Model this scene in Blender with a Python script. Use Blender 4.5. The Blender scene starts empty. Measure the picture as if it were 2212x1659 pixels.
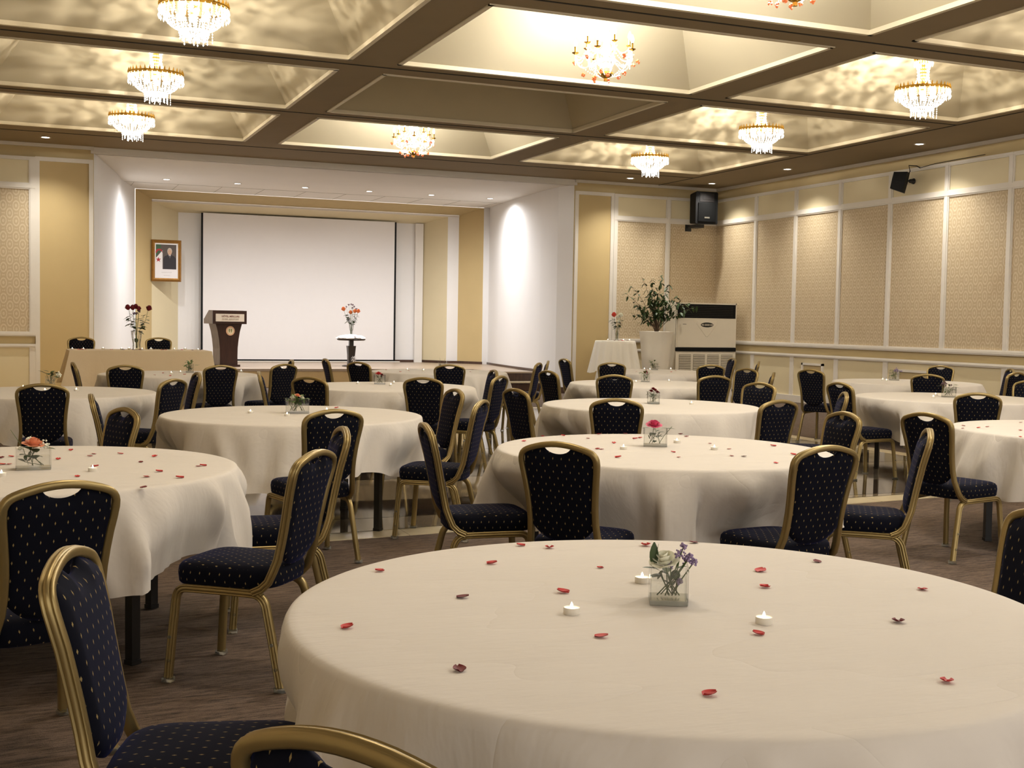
import bpy, bmesh, math, random
from mathutils import Vector, Matrix
PI = math.pi
RNG = random.Random(7)
SC = bpy.context.scene
COL = SC.collection
HC = 1.4304          # eye height
ZC = 4.31            # ceiling soffit height
YW = 21.963          # front wall of the hall
XW = 13.673          # right wall
ST = 0.385           # stage height
TZ = 0.76            # round table cloth height
# ------------------------------------------------------------ helpers
def link(o, parent=None):
    COL.objects.link(o)
    if parent is not None:
        o.parent = parent
    return o
def tag(o, label=None, cat=None, group=None, kind=None):
    if label: o['label'] = label
    if cat: o['category'] = cat
    if group: o['group'] = group
    if kind: o['kind'] = kind
    return o
def empty(name, loc=(0, 0, 0), rz=0.0, label=None, cat=None, group=None):
    o = bpy.data.objects.new(name, None)
    o.empty_display_size = 0.1
    o.location = loc; o.rotation_euler = (0, 0, rz)
    link(o)
    return tag(o, label, cat, group)
class MB:
    """collects geometry for ONE mesh object"""
    def __init__(s):
        s.v = []; s.f = []; s.m = []
    def add(s, vs, fs, mi=0):
        b = len(s.v)
        s.v += [tuple(v) for v in vs]
        s.f += [tuple(i + b for i in f) for f in fs]
        s.m += [mi] * len(fs)
        return s
    def box(s, x0, x1, y0, y1, z0, z1, mi=0, M=None):
        vs = [Vector((x, y, z)) for x in (x0, x1) for y in (y0, y1) for z in (z0, z1)]
        if M is not None: vs = [M @ v for v in vs]
        return s.add(vs, [(0, 1, 3, 2), (4, 6, 7, 5), (0, 4, 5, 1), (2, 3, 7, 6), (0, 2, 6, 4), (1, 5, 7, 3)], mi)
    def quad(s, a, b, c, d, mi=0):
        return s.add([a, b, c, d], [(0, 1, 2, 3)], mi)
    def lathe(s, prof, n=24, c=(0, 0, 0), mi=0, M=None):
        vs = []; fs = []
        for (r, z) in prof:
            for k in range(n):
                a = 2 * PI * k / n
                v = Vector((c[0] + r * math.cos(a), c[1] + r * math.sin(a), c[2] + z))
                vs.append(M @ v if M is not None else v)
        m = len(prof)
        for i in range(m - 1):
            for k in range(n):
                k2 = (k + 1) % n
                fs.append((i * n + k, i * n + k2, (i + 1) * n + k2, (i + 1) * n + k))
        if prof[0][0] > 1e-6: fs.append(tuple(range(n - 1, -1, -1)))
        if prof[-1][0] > 1e-6: fs.append(tuple((m - 1) * n + k for k in range(n)))
        return s.add(vs, fs, mi)
    def tube(s, path, r, n=8, mi=0, cap=True):
        path = [Vector(p) for p in path]
        rs = r if isinstance(r, (list, tuple)) else [r] * len(path)
        vs = []; fs = []
        t0 = (path[1] - path[0]).normalized()
        ref = Vector((0, 0, 1)) if abs(t0.z) < .9 else Vector((1, 0, 0))
        nrm = (ref - t0 * ref.dot(t0)).normalized()
        for i, p in enumerate(path):
            a = path[max(i - 1, 0)]; b = path[min(i + 1, len(path) - 1)]
            t = (b - a).normalized()
            nrm = (nrm - t * nrm.dot(t)).normalized()
            bn = t.cross(nrm)
            for k in range(n):
                an = 2 * PI * k / n
                vs.append(p + (nrm * math.cos(an) + bn * math.sin(an)) * rs[i])
        for i in range(len(path) - 1):
            for k in range(n):
                k2 = (k + 1) % n
                fs.append((i * n + k, i * n + k2, (i + 1) * n + k2, (i + 1) * n + k))
        if cap:
            fs.append(tuple(range(n - 1, -1, -1)))
            fs.append(tuple((len(path) - 1) * n + k for k in range(n)))
        return s.add(vs, fs, mi)
    def sweep(s, path, norms, prof, mi=0, cap=True):
        """sweep a closed profile [(n, b)] along path; norms = outward reference per point"""
        path = [Vector(p) for p in path]; n = len(prof); vs = []; fs = []
        for i, p in enumerate(path):
            a = path[max(i - 1, 0)]; b = path[min(i + 1, len(path) - 1)]
            t = (b - a).normalized()
            nn = Vector(norms[i]); nn = (nn - t * nn.dot(t)).normalized()
            bn = t.cross(nn)
            for (u, w) in prof:
                vs.append(p + nn * u + bn * w)
        for i in range(len(path) - 1):
            for k in range(n):
                k2 = (k + 1) % n
                fs.append((i * n + k, i * n + k2, (i + 1) * n + k2, (i + 1) * n + k))
        if cap:
            fs.append(tuple(range(n - 1, -1, -1)))
            fs.append(tuple((len(path) - 1) * n + k for k in range(n)))
        return s.add(vs, fs, mi)
    def ball(s, c, r, n=8, m=5, mi=0, sq=(1, 1, 1)):
        c = Vector(c); vs = [c + Vector((0, 0, -r * sq[2]))]; fs = []
        for i in range(1, m):
            ph = -PI / 2 + PI * i / m
            for k in range(n):
                a = 2 * PI * k / n
                vs.append(c + Vector((r * sq[0] * math.cos(ph) * math.cos(a), r * sq[1] * math.cos(ph) * math.sin(a), r * sq[2] * math.sin(ph))))
        vs.append(c + Vector((0, 0, r * sq[2])))
        for k in range(n):
            fs.append((0, 1 + (k + 1) % n, 1 + k))
            for i in range(m - 2):
                a = 1 + i * n
                fs.append((a + k, a + (k + 1) % n, a + n + (k + 1) % n, a + n + k))
            a = 1 + (m - 2) * n
            fs.append((a + k, a + (k + 1) % n, len(vs) - 1))
        return s.add(vs, fs, mi)
    def octa(s, c, r, h, mi=0):
        x, y, z = c
        return s.add([(x + r, y, z), (x, y + r, z), (x - r, y, z), (x, y - r, z), (x, y, z + h), (x, y, z - h)],
                     [(0, 1, 4), (1, 2, 4), (2, 3, 4), (3, 0, 4), (1, 0, 5), (2, 1, 5), (3, 2, 5), (0, 3, 5)], mi)
    def leaf(s, base, d, L, w, up=Vector((0, 0, 1)), droop=.2, mi=0):
        base = Vector(base); d = Vector(d).normalized()
        side = d.cross(up)
        if side.length < .05: side = Vector((1, 0, 0))
        side.normalize(); nn = side.cross(d)
        N = 5; L_ = []; R_ = []; C_ = []
        for i in range(N + 1):
            t = i / N; ww = w * math.sin(PI * min(t * .92 + .05, 1)) ** .8
            p = base + d * (L * t) - Vector((0, 0, 1)) * (droop * L * t * t)
            C_.append(p - nn * ww * .15); L_.append(p + side * ww); R_.append(p - side * ww)
        b = len(s.v)
        vs = L_ + C_ + R_; fs = []
        for i in range(N):
            fs.append((i, i + 1, N + 2 + i, N + 1 + i))
            fs.append((N + 1 + i, N + 2 + i, 2 * N + 3 + i, 2 * N + 2 + i))
        return s.add(vs, fs, mi)
    def build(s, name, mats, parent=None, smooth=None, loc=None, rot=None):
        me = bpy.data.meshes.new(name)
        me.from_pydata(s.v, [], s.f); me.update()
        if not isinstance(mats, (list, tuple)): mats = [mats]
        for m in mats: me.materials.append(m)
        if len(mats) > 1: me.polygons.foreach_set('material_index', s.m)
        bm = bmesh.new(); bm.from_mesh(me)
        if len(bm.faces) < 60000: bmesh.ops.recalc_face_normals(bm, faces=bm.faces)
        bm.to_mesh(me); bm.free()
        if smooth is not None:
            me.polygons.foreach_set('use_smooth', [True] * len(me.polygons))
            if smooth < 180:
                me.set_sharp_from_angle(angle=math.radians(smooth))
        o = bpy.data.objects.new(name, me); link(o, parent)
        if loc is not None: o.location = loc
        if rot is not None: o.rotation_euler = rot
        return o
def children(o): return [c for c in bpy.data.objects if c.parent == o]
def tree(o, acc=None):
    return [(o, [(c, [(g, []) for g in KID.get(c.name, [])]) for c in KID.get(o.name, [])])]
KID = {}
def index_kids():
    KID.clear()
    for o in bpy.data.objects:
        if o.parent: KID.setdefault(o.parent.name, []).append(o)
def copy_tree(src, loc, rz=0.0, label=None, group=None, cat=None, scale=None):
    r = src.copy(); COL.objects.link(r)
    r.location = loc; r.rotation_euler = (0, 0, rz)
    if scale: r.scale = scale
    if label: r['label'] = label
    if group: r['group'] = group
    if cat: r['category'] = cat
    for c in KID.get(src.name, []):
        cc = c.copy(); COL.objects.link(cc); cc.parent = r
        for g in KID.get(c.name, []):
            gg = g.copy(); COL.objects.link(gg); gg.parent = cc
    return r
# ------------------------------------------------------------ materials
def srgb(r, g, b):
    f = lambda c: (c / 255 / 12.92) if c / 255 <= .04045 else ((c / 255 + .055) / 1.055) ** 2.4
    return (f(r), f(g), f(b), 1)
class NT:
    def __init__(s, name):
        s.mat = bpy.data.materials.new(name); s.mat.use_nodes = True
        s.t = s.mat.node_tree; s.n = s.t.nodes; s.l = s.t.links
        s.b = s.n['Principled BSDF']; s.out = s.n['Material Output']
    def node(s, typ, **kw):
        nd = s.n.new(typ)
        for k, v in kw.items(): setattr(nd, k, v)
        return nd
    def math(s, op, a, b=None, c=None, clamp=False):
        nd = s.n.new('ShaderNodeMath'); nd.operation = op; nd.use_clamp = clamp
        for i, x in enumerate((a, b, c)):
            if x is None: continue
            if isinstance(x, (int, float)): nd.inputs[i].default_value = x
            else: s.l.new(x, nd.inputs[i])
        return nd.outputs[0]
    def obj(s):
        tc = s.n.new('ShaderNodeTexCoord'); sp = s.n.new('ShaderNodeSeparateXYZ')
        s.l.new(tc.outputs['Object'], sp.inputs[0])
        return tc.outputs['Object'], sp.outputs[0], sp.outputs[1], sp.outputs[2]
    def noise(s, vec, scale, detail=3, rough=.55, mapscale=None):
        if mapscale:
            mp = s.n.new('ShaderNodeMapping'); mp.inputs['Scale'].default_value = mapscale
            s.l.new(vec, mp.inputs[0]); vec = mp.outputs[0]
        nz = s.n.new('ShaderNodeTexNoise'); nz.inputs['Scale'].default_value = scale
        nz.inputs['Detail'].default_value = detail; nz.inputs['Roughness'].default_value = rough
        s.l.new(vec, nz.inputs['Vector'])
        return nz.outputs[0]
    def mix(s, fac, a, b):
        nd = s.n.new('ShaderNodeMix'); nd.data_type = 'RGBA'
        for sock, x in ((nd.inputs[0], fac), (nd.inputs[6], a), (nd.inputs[7], b)):
            if isinstance(x, (int, float, tuple)): sock.default_value = x
            else: s.l.new(x, sock)
        return nd.outputs[2]
    def ramp(s, fac, lo, hi):
        nd = s.n.new('ShaderNodeMapRange'); s.l.new(fac, nd.inputs[0])
        nd.inputs[1].default_value = lo; nd.inputs[2].default_value = hi
        return nd.outputs[0]
    def bump(s, h, strength=.2, dist=.01):
        nd = s.n.new('ShaderNodeBump'); nd.inputs['Strength'].default_value = strength
        nd.inputs['Distance'].default_value = dist
        s.l.new(h, nd.inputs['Height']); s.l.new(nd.outputs[0], s.b.inputs['Normal'])
    def set(s, **kw):
        for k, v in kw.items():
            k = k.replace('_', ' ')
            if isinstance(v, bpy.types.NodeSocket): s.l.new(v, s.b.inputs[k])
            else: s.b.inputs[k].default_value = v
        return s
def plain(name, c, rough=.6, metal=0.0, var=.06, vscale=6.0, bump=0.0, **kw):
    t = NT(name); vec, x, y, z = t.obj()
    nz = t.noise(vec, vscale, 3)
    d = tuple(max(0, v * (1 - var * 2)) for v in c[:3]) + (1,)
    u = tuple(min(1, v * (1 + var)) for v in c[:3]) + (1,)
    t.set(Base_Color=t.mix(nz, d, u), Roughness=rough, Metallic=metal)
    if bump: t.bump(t.noise(vec, vscale * 30, 2), bump, .002)
    for k, v in kw.items(): t.b.inputs[k.replace('_', ' ')].default_value = v
    return t.mat
def emis(name, c, s, base=None):
    t = NT(name)
    t.set(Base_Color=base or c, Roughness=.4, Emission_Color=c, Emission_Strength=s)
    return t.mat
M = {}
M['taupe'] = plain('ceiling_taupe_fabric', srgb(143, 126, 98), .85, var=.05, vscale=2, bump=.1)
M['coffer'] = plain('coffer_stretched_fabric', srgb(188, 176, 148), .8, var=.04, vscale=1.3, bump=.08)
M['trim'] = plain('white_gloss_trim', srgb(226, 219, 208), .45, var=.03)
M['ctrim'] = plain('cream_coffer_moulding', srgb(226, 214, 186), .5, var=.03)
M['seam'] = plain('dark_seam', srgb(30, 26, 20), .8)
M['tan'] = plain('tan_wall_paint', srgb(196, 176, 132), .7, var=.04, vscale=1.5)
M['gold'] = plain('gold_wall_panel', srgb(200, 176, 126), .6, var=.05, vscale=1.2, bump=.05)
M['cream'] = plain('cream_wall_panel', srgb(222, 208, 172), .6, var=.03, vscale=1.5)
M['white'] = plain('white_plaster', srgb(236, 233, 230), .7, var=.02, vscale=1.0)
M['stageceil'] = plain('white_stage_ceiling', srgb(232, 227, 220), .7, var=.03, vscale=1.0)
M['screen'] = plain('matte_screen_fabric', srgb(232, 228, 226), .9, var=.01)
M['black'] = plain('black_plastic', srgb(13, 13, 14), .6, var=.1, Specular_IOR_Level=.2)
M['blackmetal'] = plain('black_painted_metal', srgb(22, 20, 20), .4, var=.1)
M['grille'] = plain('speaker_grille', srgb(12, 12, 12), .95, var=.15, vscale=200, Specular_IOR_Level=.08)
M['wood'] = None
M['plate'] = plain('ivory_plate', srgb(222, 208, 188), .5, var=.02)
M['ac'] = plain('ivory_appliance_enamel', srgb(222, 212, 192), .4, var=.02)
M['acgrey'] = plain('warm_mid_grey', srgb(150, 142, 126), .6)  # one even grey for grille backing, ceiling joints, badge, display window and handwriting
M['chrome'] = plain('brushed_steel', srgb(190, 188, 180), .3, metal=.9)
M['brass'] = plain('polished_brass', srgb(214, 170, 78), .25, metal=.9)
M['pot'] = plain('white_glazed_planter', srgb(232, 224, 208), .4, var=.02)
M['soil'] = plain('dark_potting_soil', srgb(50, 38, 28), .95, var=.3, vscale=40)
M['twig'] = plain('brown_twig_bark', srgb(96, 76, 56), .85, var=.2)
M['leaf'] = plain('dark_green_leaf', srgb(66, 88, 46), .5, var=.35, vscale=9)
M['leaf2'] = plain('fresh_green_leaf', srgb(92, 122, 52), .5, var=.3, vscale=30)
M['stem'] = plain('green_stem', srgb(78, 98, 46), .6, var=.2)
M['redpetal'] = plain('red_rose_petal', srgb(214, 52, 50), .55, var=.25, vscale=60)
M['darkred'] = plain('dark_red_rose', srgb(120, 16, 28), .6, var=.3, vscale=40)
M['peach'] = plain('peach_rose', srgb(244, 160, 122), .6, var=.15, vscale=40)
M['pink'] = plain('pink_rose', srgb(222, 84, 124), .6, var=.2, vscale=40)
M['orange'] = plain('orange_bloom', srgb(238, 132, 70), .6, var=.2, vscale=40)
M['coral'] = plain('coral_bloom', srgb(226, 78, 58), .6, var=.2, vscale=40)
M['ivory'] = plain('ivory_bloom', srgb(250, 247, 226), .6, var=.1, vscale=40)
M['purple'] = plain('purple_statice', srgb(158, 138, 176), .7, var=.3, vscale=80)
M['mauve'] = plain('dried_mauve_sprig', srgb(110, 84, 88), .7, var=.3, vscale=80)
M['wax'] = plain('white_candle_wax', srgb(246, 240, 228), .4, var=.01, Emission_Color=(1, .93, .8, 1), Emission_Strength=.25)
M['cup'] = plain('white_candle_cup', srgb(232, 226, 214), .4, var=.01)
M['flame'] = emis('candle_flame', (1, .86, .6, 1), 9)
M['bulb'] = emis('glowing_bulb', (1, .93, .8, 1), 14)
M['lens'] = emis('downlight_lens', (1, .96, .9, 1), 14)
M['tulle'] = plain('white_tulle', srgb(236, 232, 230), .9, var=.05, vscale=20)
def _wood(name, a, b, rough):
    t = NT(name); vec, x, y, z = t.obj()
    nz = t.noise(vec, 3, 5, .6, (8, 8, 1.2))
    t.set(Base_Color=t.mix(t.ramp(nz, .3, .7), a, b), Roughness=rough)
    return t.mat
M['wood'] = _wood('dark_mahogany_veneer', srgb(42, 22, 18), srgb(60, 34, 27), .32)
M['woodside'] = _wood('grey_brown_veneer', srgb(104, 90, 76), srgb(124, 108, 92), .4)
M['wenge'] = _wood('wenge_wood', srgb(34, 25, 20), srgb(48, 36, 28), .35)
M['skirt'] = _wood('dark_skirting_wood', srgb(58, 38, 28), srgb(84, 58, 44), .3)
def _beads(name, c, s, alpha_noise=False):  # emission put into the beads stands in for bulb light passing through crystal
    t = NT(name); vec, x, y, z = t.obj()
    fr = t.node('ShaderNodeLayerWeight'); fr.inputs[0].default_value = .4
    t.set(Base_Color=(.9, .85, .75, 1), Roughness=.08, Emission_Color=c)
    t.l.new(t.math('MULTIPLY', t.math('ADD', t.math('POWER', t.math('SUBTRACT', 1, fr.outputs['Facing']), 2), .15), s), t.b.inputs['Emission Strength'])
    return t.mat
M['beads'] = _beads('glowing_crystal_beads', (1, .95, .86, 1), 3.4)
M['beadsdim'] = _beads('crystal_beads_gold_glow', (1, .84, .55, 1), 1.6)
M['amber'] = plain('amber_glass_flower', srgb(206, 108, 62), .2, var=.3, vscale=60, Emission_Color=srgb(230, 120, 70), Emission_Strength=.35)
def _glass(name, tint, ref, body=.06):
    t = NT(name)
    tr = t.node('ShaderNodeBsdfTransparent'); tr.inputs[0].default_value = tint
    gl = t.node('ShaderNodeBsdfGlossy'); gl.inputs['Roughness'].default_value = .04
    df = t.node('ShaderNodeBsdfTranslucent'); df.inputs[0].default_value = (.9, .93, .9, 1)
    lw = t.node('ShaderNodeLayerWeight'); lw.inputs[0].default_value = .35
    m1 = t.node('ShaderNodeMixShader'); m2 = t.node('ShaderNodeMixShader')
    t.l.new(t.math('MULTIPLY_ADD', lw.outputs['Fresnel'], ref, .03), m1.inputs[0])
    t.l.new(tr.outputs[0], m1.inputs[1]); t.l.new(gl.outputs[0], m1.inputs[2])
    m2.inputs[0].default_value = body
    t.l.new(m1.outputs[0], m2.inputs[1]); t.l.new(df.outputs[0], m2.inputs[2])
    t.l.new(m2.outputs[0], t.out.inputs[0])
    return t.mat
M['glass'] = _glass('clear_vase_glass', (.992, .994, .99, 1), .7, .03)
M['glassbase'] = _glass('thick_glass_base', (.985, .99, .98, 1), .9, .3)
M['water'] = _glass('vase_water', (.985, .99, .975, 1), .3, .02)
M['glide'] = _glass('clear_plastic_glide', (.95, .95, .92, 1), 1.0, .25)
M['crystal'] = _glass('chandelier_glass', (.98, .97, .93, 1), 1.0, .25)
def _cloth(name, c1, c2, rough=.85, fold=True):
    t = NT(name); vec, x, y, z = t.obj()
    n1 = t.noise(vec, 2.2, 3, .6)
    n2 = t.noise(vec, 220, 2)
    n3 = t.noise(vec, 3.0, 4, .65, (1, 3.2, 1))
    t.set(Base_Color=t.mix(n1, c1, c2), Roughness=rough)
    t.b.inputs['Sheen Weight'].default_value = .15
    n4 = t.math('POWER', t.math('ABSOLUTE', t.math('SUBTRACT', t.noise(vec, 1.1, 2, .5, (1, 2.4, 1)), .5)), .5)
    h = t.math('ADD', t.math('MULTIPLY', t.math('ADD', n3, t.math('MULTIPLY', n4, 1.3)), 1.5), t.math('MULTIPLY', n2, .012))
    t.bump(h, .3, .018)
    return t.mat
M['cloth'] = _cloth('ivory_table_linen', srgb(216, 208, 198), srgb(225, 217, 208))
M['cloth2'] = _cloth('white_table_linen', srgb(236, 230, 216), srgb(244, 238, 226))
M['cloth3'] = _cloth('beige_table_linen', srgb(220, 198, 162), srgb(228, 208, 174))
def _navy(name, mode):
    t = NT(name); vec, x, y, z = t.obj()
    if mode == 'back':
        u, v = x, z
    else:
        g = t.node('ShaderNodeTexCoord'); sp = t.node('ShaderNodeSeparateXYZ')
        t.l.new(g.outputs['Normal'], sp.inputs[0])
        top = t.math('GREATER_THAN', t.math('ABSOLUTE', sp.outputs[2]), .6)
        u = t.math('ADD', t.math('MULTIPLY', x, top), t.math('MULTIPLY', t.math('ADD', x, y), t.math('SUBTRACT', 1, top)))
        v = t.math('ADD', t.math('MULTIPLY', y, top), t.math('MULTIPLY', z, t.math('SUBTRACT', 1, top)))
    fx = t.math('DIVIDE', u, .040); fz = t.math('DIVIDE', v, .058)
    def lat(off):
        a = t.math('ABSOLUTE', t.math('SUBTRACT', t.math('FRACT', t.math('ADD', fx, 20 + off)), .5))
        b = t.math('ABSOLUTE', t.math('SUBTRACT', t.math('FRACT', t.math('ADD', fz, 20 + off)), .5))
        return t.math('ADD', t.math('MULTIPLY', a, .040 / .0023), t.math('MULTIPLY', b, .058 / .0062))
    dd = t.math('MINIMUM', lat(0), lat(.5))
    dot = t.math('LESS_THAN', dd, 1.0)
    nz = t.noise(vec, 9, 3)
    base = t.mix(nz, (.0020, .0024, .0060, 1), (.0036, .0044, .0115, 1))
    t.set(Base_Color=t.mix(dot, base, srgb(150, 130, 86)), Roughness=.9)
    t.b.inputs['Sheen Weight'].default_value = .12
    t.b.inputs['Sheen Roughness'].default_value = .35
    t.b.inputs['Sheen Tint'].default_value = (.16, .20, .75, 1)
    t.b.inputs['Specular IOR Level'].default_value = .15
    t.bump(t.noise(vec, 400, 2), .15, .001)
    return t.mat
M['navyback'] = _navy('navy_velvet_with_gold_dots_upright', 'back')
M['navyseat'] = _navy('navy_velvet_with_gold_dots_seat', 'seat')
M['frame'] = plain('champagne_gold_aluminium', srgb(158, 138, 92), .36, metal=.7, var=.05, vscale=14)
def _carpet():
    t = NT('brown_striped_carpet'); vec, x, y, z = t.obj()
    mp = t.node('ShaderNodeMapping'); mp.inputs['Rotation'].default_value = (0, 0, -.06); t.l.new(vec, mp.inputs[0])
    a = t.noise(mp.outputs[0], 1.0, 3, .7, (6, 44, 1))
    b = t.noise(mp.outputs[0], 1.0, 3, .7, (26, 130, 1))
    c = t.noise(vec, 260, 2)
    f = t.math('ADD', t.math('MULTIPLY', a, .55), t.math('ADD', t.math('MULTIPLY', b, .35), t.math('MULTIPLY', c, .36)))
    t.set(Base_Color=t.mix(t.ramp(f, .49, .70), srgb(38, 28, 23), srgb(112, 93, 79)), Roughness=.95)
    t.bump(c, .5, .004)
    return t.mat
M['carpet'] = _carpet()
def _damask():
    t = NT('beige_medallion_wallpaper'); vec, x, y, z = t.obj()
    u = t.math('DIVIDE', t.math('ADD', x, y), .20); v = t.math('DIVIDE', z, .26)
    def lat(off):
        a = t.math('SUBTRACT', t.math('FRACT', t.math('ADD', u, 50 + off)), .5)
        b = t.math('SUBTRACT', t.math('FRACT', t.math('ADD', v, 50 + off)), .5)
        a = t.math('MULTIPLY', a, 1.25)
        return t.math('SQRT', t.math('ADD', t.math('MULTIPLY', a, a), t.math('MULTIPLY', b, b)))
    d = t.math('MINIMUM', lat(0), lat(.5))
    ring = t.math('SINE', t.math('MULTIPLY', d, 27))
    f = t.ramp(ring, -.3, .9)
    grain = t.noise(vec, 90, 3, .7); st = t.noise(vec, 1.6, 4, .7)
    f = t.math('MULTIPLY', f, t.ramp(grain, .25, .6))
    c = t.mix(f, srgb(190, 170, 138), srgb(216, 201, 172))
    c = t.mix(t.math('MULTIPLY', t.ramp(st, .55, .8), .35), c, srgb(168, 138, 104))
    t.set(Base_Color=c, Roughness=.5)
    return t.mat
M['damask'] = _damask()
def _marble(name, a, b, tile, grout, rough):
    t = NT(name); vec, x, y, z = t.obj()
    n = t.noise(vec, 2.0, 5, .6); 
    fx = t.math('FRACT', t.math('ADD', t.math('DIVIDE', x, tile), 40)); fy = t.math('FRACT', t.math('ADD', t.math('DIVIDE', y, tile), 40))
    w = .004 / tile
    g = t.math('MAXIMUM', t.math('LESS_THAN', fx, w), t.math('LESS_THAN', fy, w))
    c = t.mix(n, a, b); c = t.mix(g, c, grout)
    t.set(Base_Color=c, Roughness=rough)
    t.b.inputs['Specular IOR Level'].default_value = .8
    return t.mat
M['floortile'] = _marble('polished_grey_brown_marble', srgb(112, 98, 80), srgb(142, 128, 106), .6, srgb(80, 66, 50), .06)
M['floordark'] = _marble('polished_dark_marble', srgb(48, 40, 33), srgb(70, 59, 48), .6, srgb(30, 24, 20), .06)
M['border'] = _marble('cream_marble_border', srgb(206, 190, 156), srgb(224, 208, 176), .6, srgb(150, 132, 104), .25)
M['stagefloor'] = _marble('stage_tile', srgb(150, 130, 108), srgb(166, 146, 122), .45, srgb(120, 100, 80), .35)
M['riser'] = plain('tan_stage_riser', srgb(206, 178, 128), .6)
# ------------------------------------------------------------ room shell
fl = MB().box(-2.4, XW + .2, -3.0, YW + 3, -.05, -.004).build('floor', M['carpet']); tag(fl, kind='structure')
# polished dance floor laid in the carpet (near edge runs slightly askew)
def near(x): return 7.53 + .085 * (x - 1.8)
DX0, DX1, DY1 = .55, 9.45, 18.5
fb = MB()
fb.add([(DX0, near(DX0), 0), (DX1, near(DX1), 0), (DX1, DY1, 0), (DX0, DY1, 0), (DX0, near(DX0), -.02), (DX1, near(DX1), -.02), (DX1, DY1, -.02), (DX0, DY1, -.02)],
       [(0, 1, 2, 3), (0, 4, 5, 1), (1, 5, 6, 2), (2, 6, 7, 3), (3, 7, 4, 0)])
dfl = fb.build('floor_dance', M['border']); tag(dfl, kind='structure')
b = .24
fi = MB(); z = .002
x0, x1, y1 = DX0 + b, DX1 - b, DY1 - b
fi.add([(x0, near(x0) + b, z), (x1, near(x1) + b, z), (x1, y1, z), (x0, y1, z)], [(0, 1, 2, 3)])
o = fi.build('marble_field', M['floortile'], dfl)
dk = MB()
for (a0, a1) in ((8.3, 9.1), (10.3, 11.1), (12.5, 13.3), (14.9, 15.7)):
    dk.quad((x0, a0, z + .001), (x1, a0, z + .001), (x1, a1, z + .001), (x0, a1, z + .001))
dk.build('dark_marble_band', M['floordark'], dfl)
# ceiling soffit with coffer openings
CX = [(-.36, 3.416), (3.953, 7.751), (8.269, 12.02)]
CY = [(.05, 2.9), (3.46, 6.31), (6.87, 9.72), (10.277, 13.14), (13.711, 16.553), (17.094, 19.935)]
xs = sorted([-2.4, XW + .2] + [v for a in CX for v in a]); ys = sorted([-3.0, YW] + [v for a in CY for v in a])
cm = MB()
for i in range(len(xs) - 1):
    for j in range(len(ys) - 1):
        if (xs[i], xs[i + 1]) in CX and (ys[j], ys[j + 1]) in CY: continue
        cm.quad((xs[i], ys[j], ZC), (xs[i], ys[j + 1], ZC), (xs[i + 1], ys[j + 1], ZC), (xs[i + 1], ys[j], ZC))
ceil = cm.build('ceiling', M['taupe']); tag(ceil, kind='structure')
sm = MB()
for yy in (3.18, 6.59, 9.97, 13.38, 16.81, 20.5): sm.box(-2.4, 12.22, yy - .012, yy + .012, ZC - .006, ZC + .02)
sm.box(12.21, 12.23, -3, YW, ZC - .006, ZC + .02)
sm.build('panel_seam', M['seam'], ceil)
def coffer(x0, x1, y0, y1):
    h = 1.0; a = .8; bb = 1.0; Z = ZC
    m = MB()
    lo = [(x0, y0, Z), (x1, y0, Z), (x1, y1, Z), (x0, y1, Z)]
    hi = [(x0 + a, y0 + bb, Z + h), (x1 - a, y0 + bb, Z + h), (x1 - a, y1 - bb, Z + h), (x0 + a, y1 - bb, Z + h)]
    m.add(lo + hi, [(0, 1, 5, 4), (1, 2, 6, 5), (2, 3, 7, 6), (3, 0, 4, 7), (4, 5, 6, 7)])
    c = m.build('coffer', M['coffer'], ceil)
    t = MB(); w = .045; d = .035
    for (p0, p1, q0, q1) in ((x0 - .005, x1 + .005, y0 - .005, y0 + w), (x0 - .005, x1 + .005, y1 - w, y1 + .005), (x0 - .005, x0 + w, y0, y1), (x1 - w, x1 + .005, y0, y1)):
        t.box(p0, p1, q0, q1, Z - .012, Z + d)
    t.build('coffer_moulding', M['ctrim'], c)
for (x0, x1) in CX:
    for (y0, y1) in CY: coffer(x0, x1, y0, y1)
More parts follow.
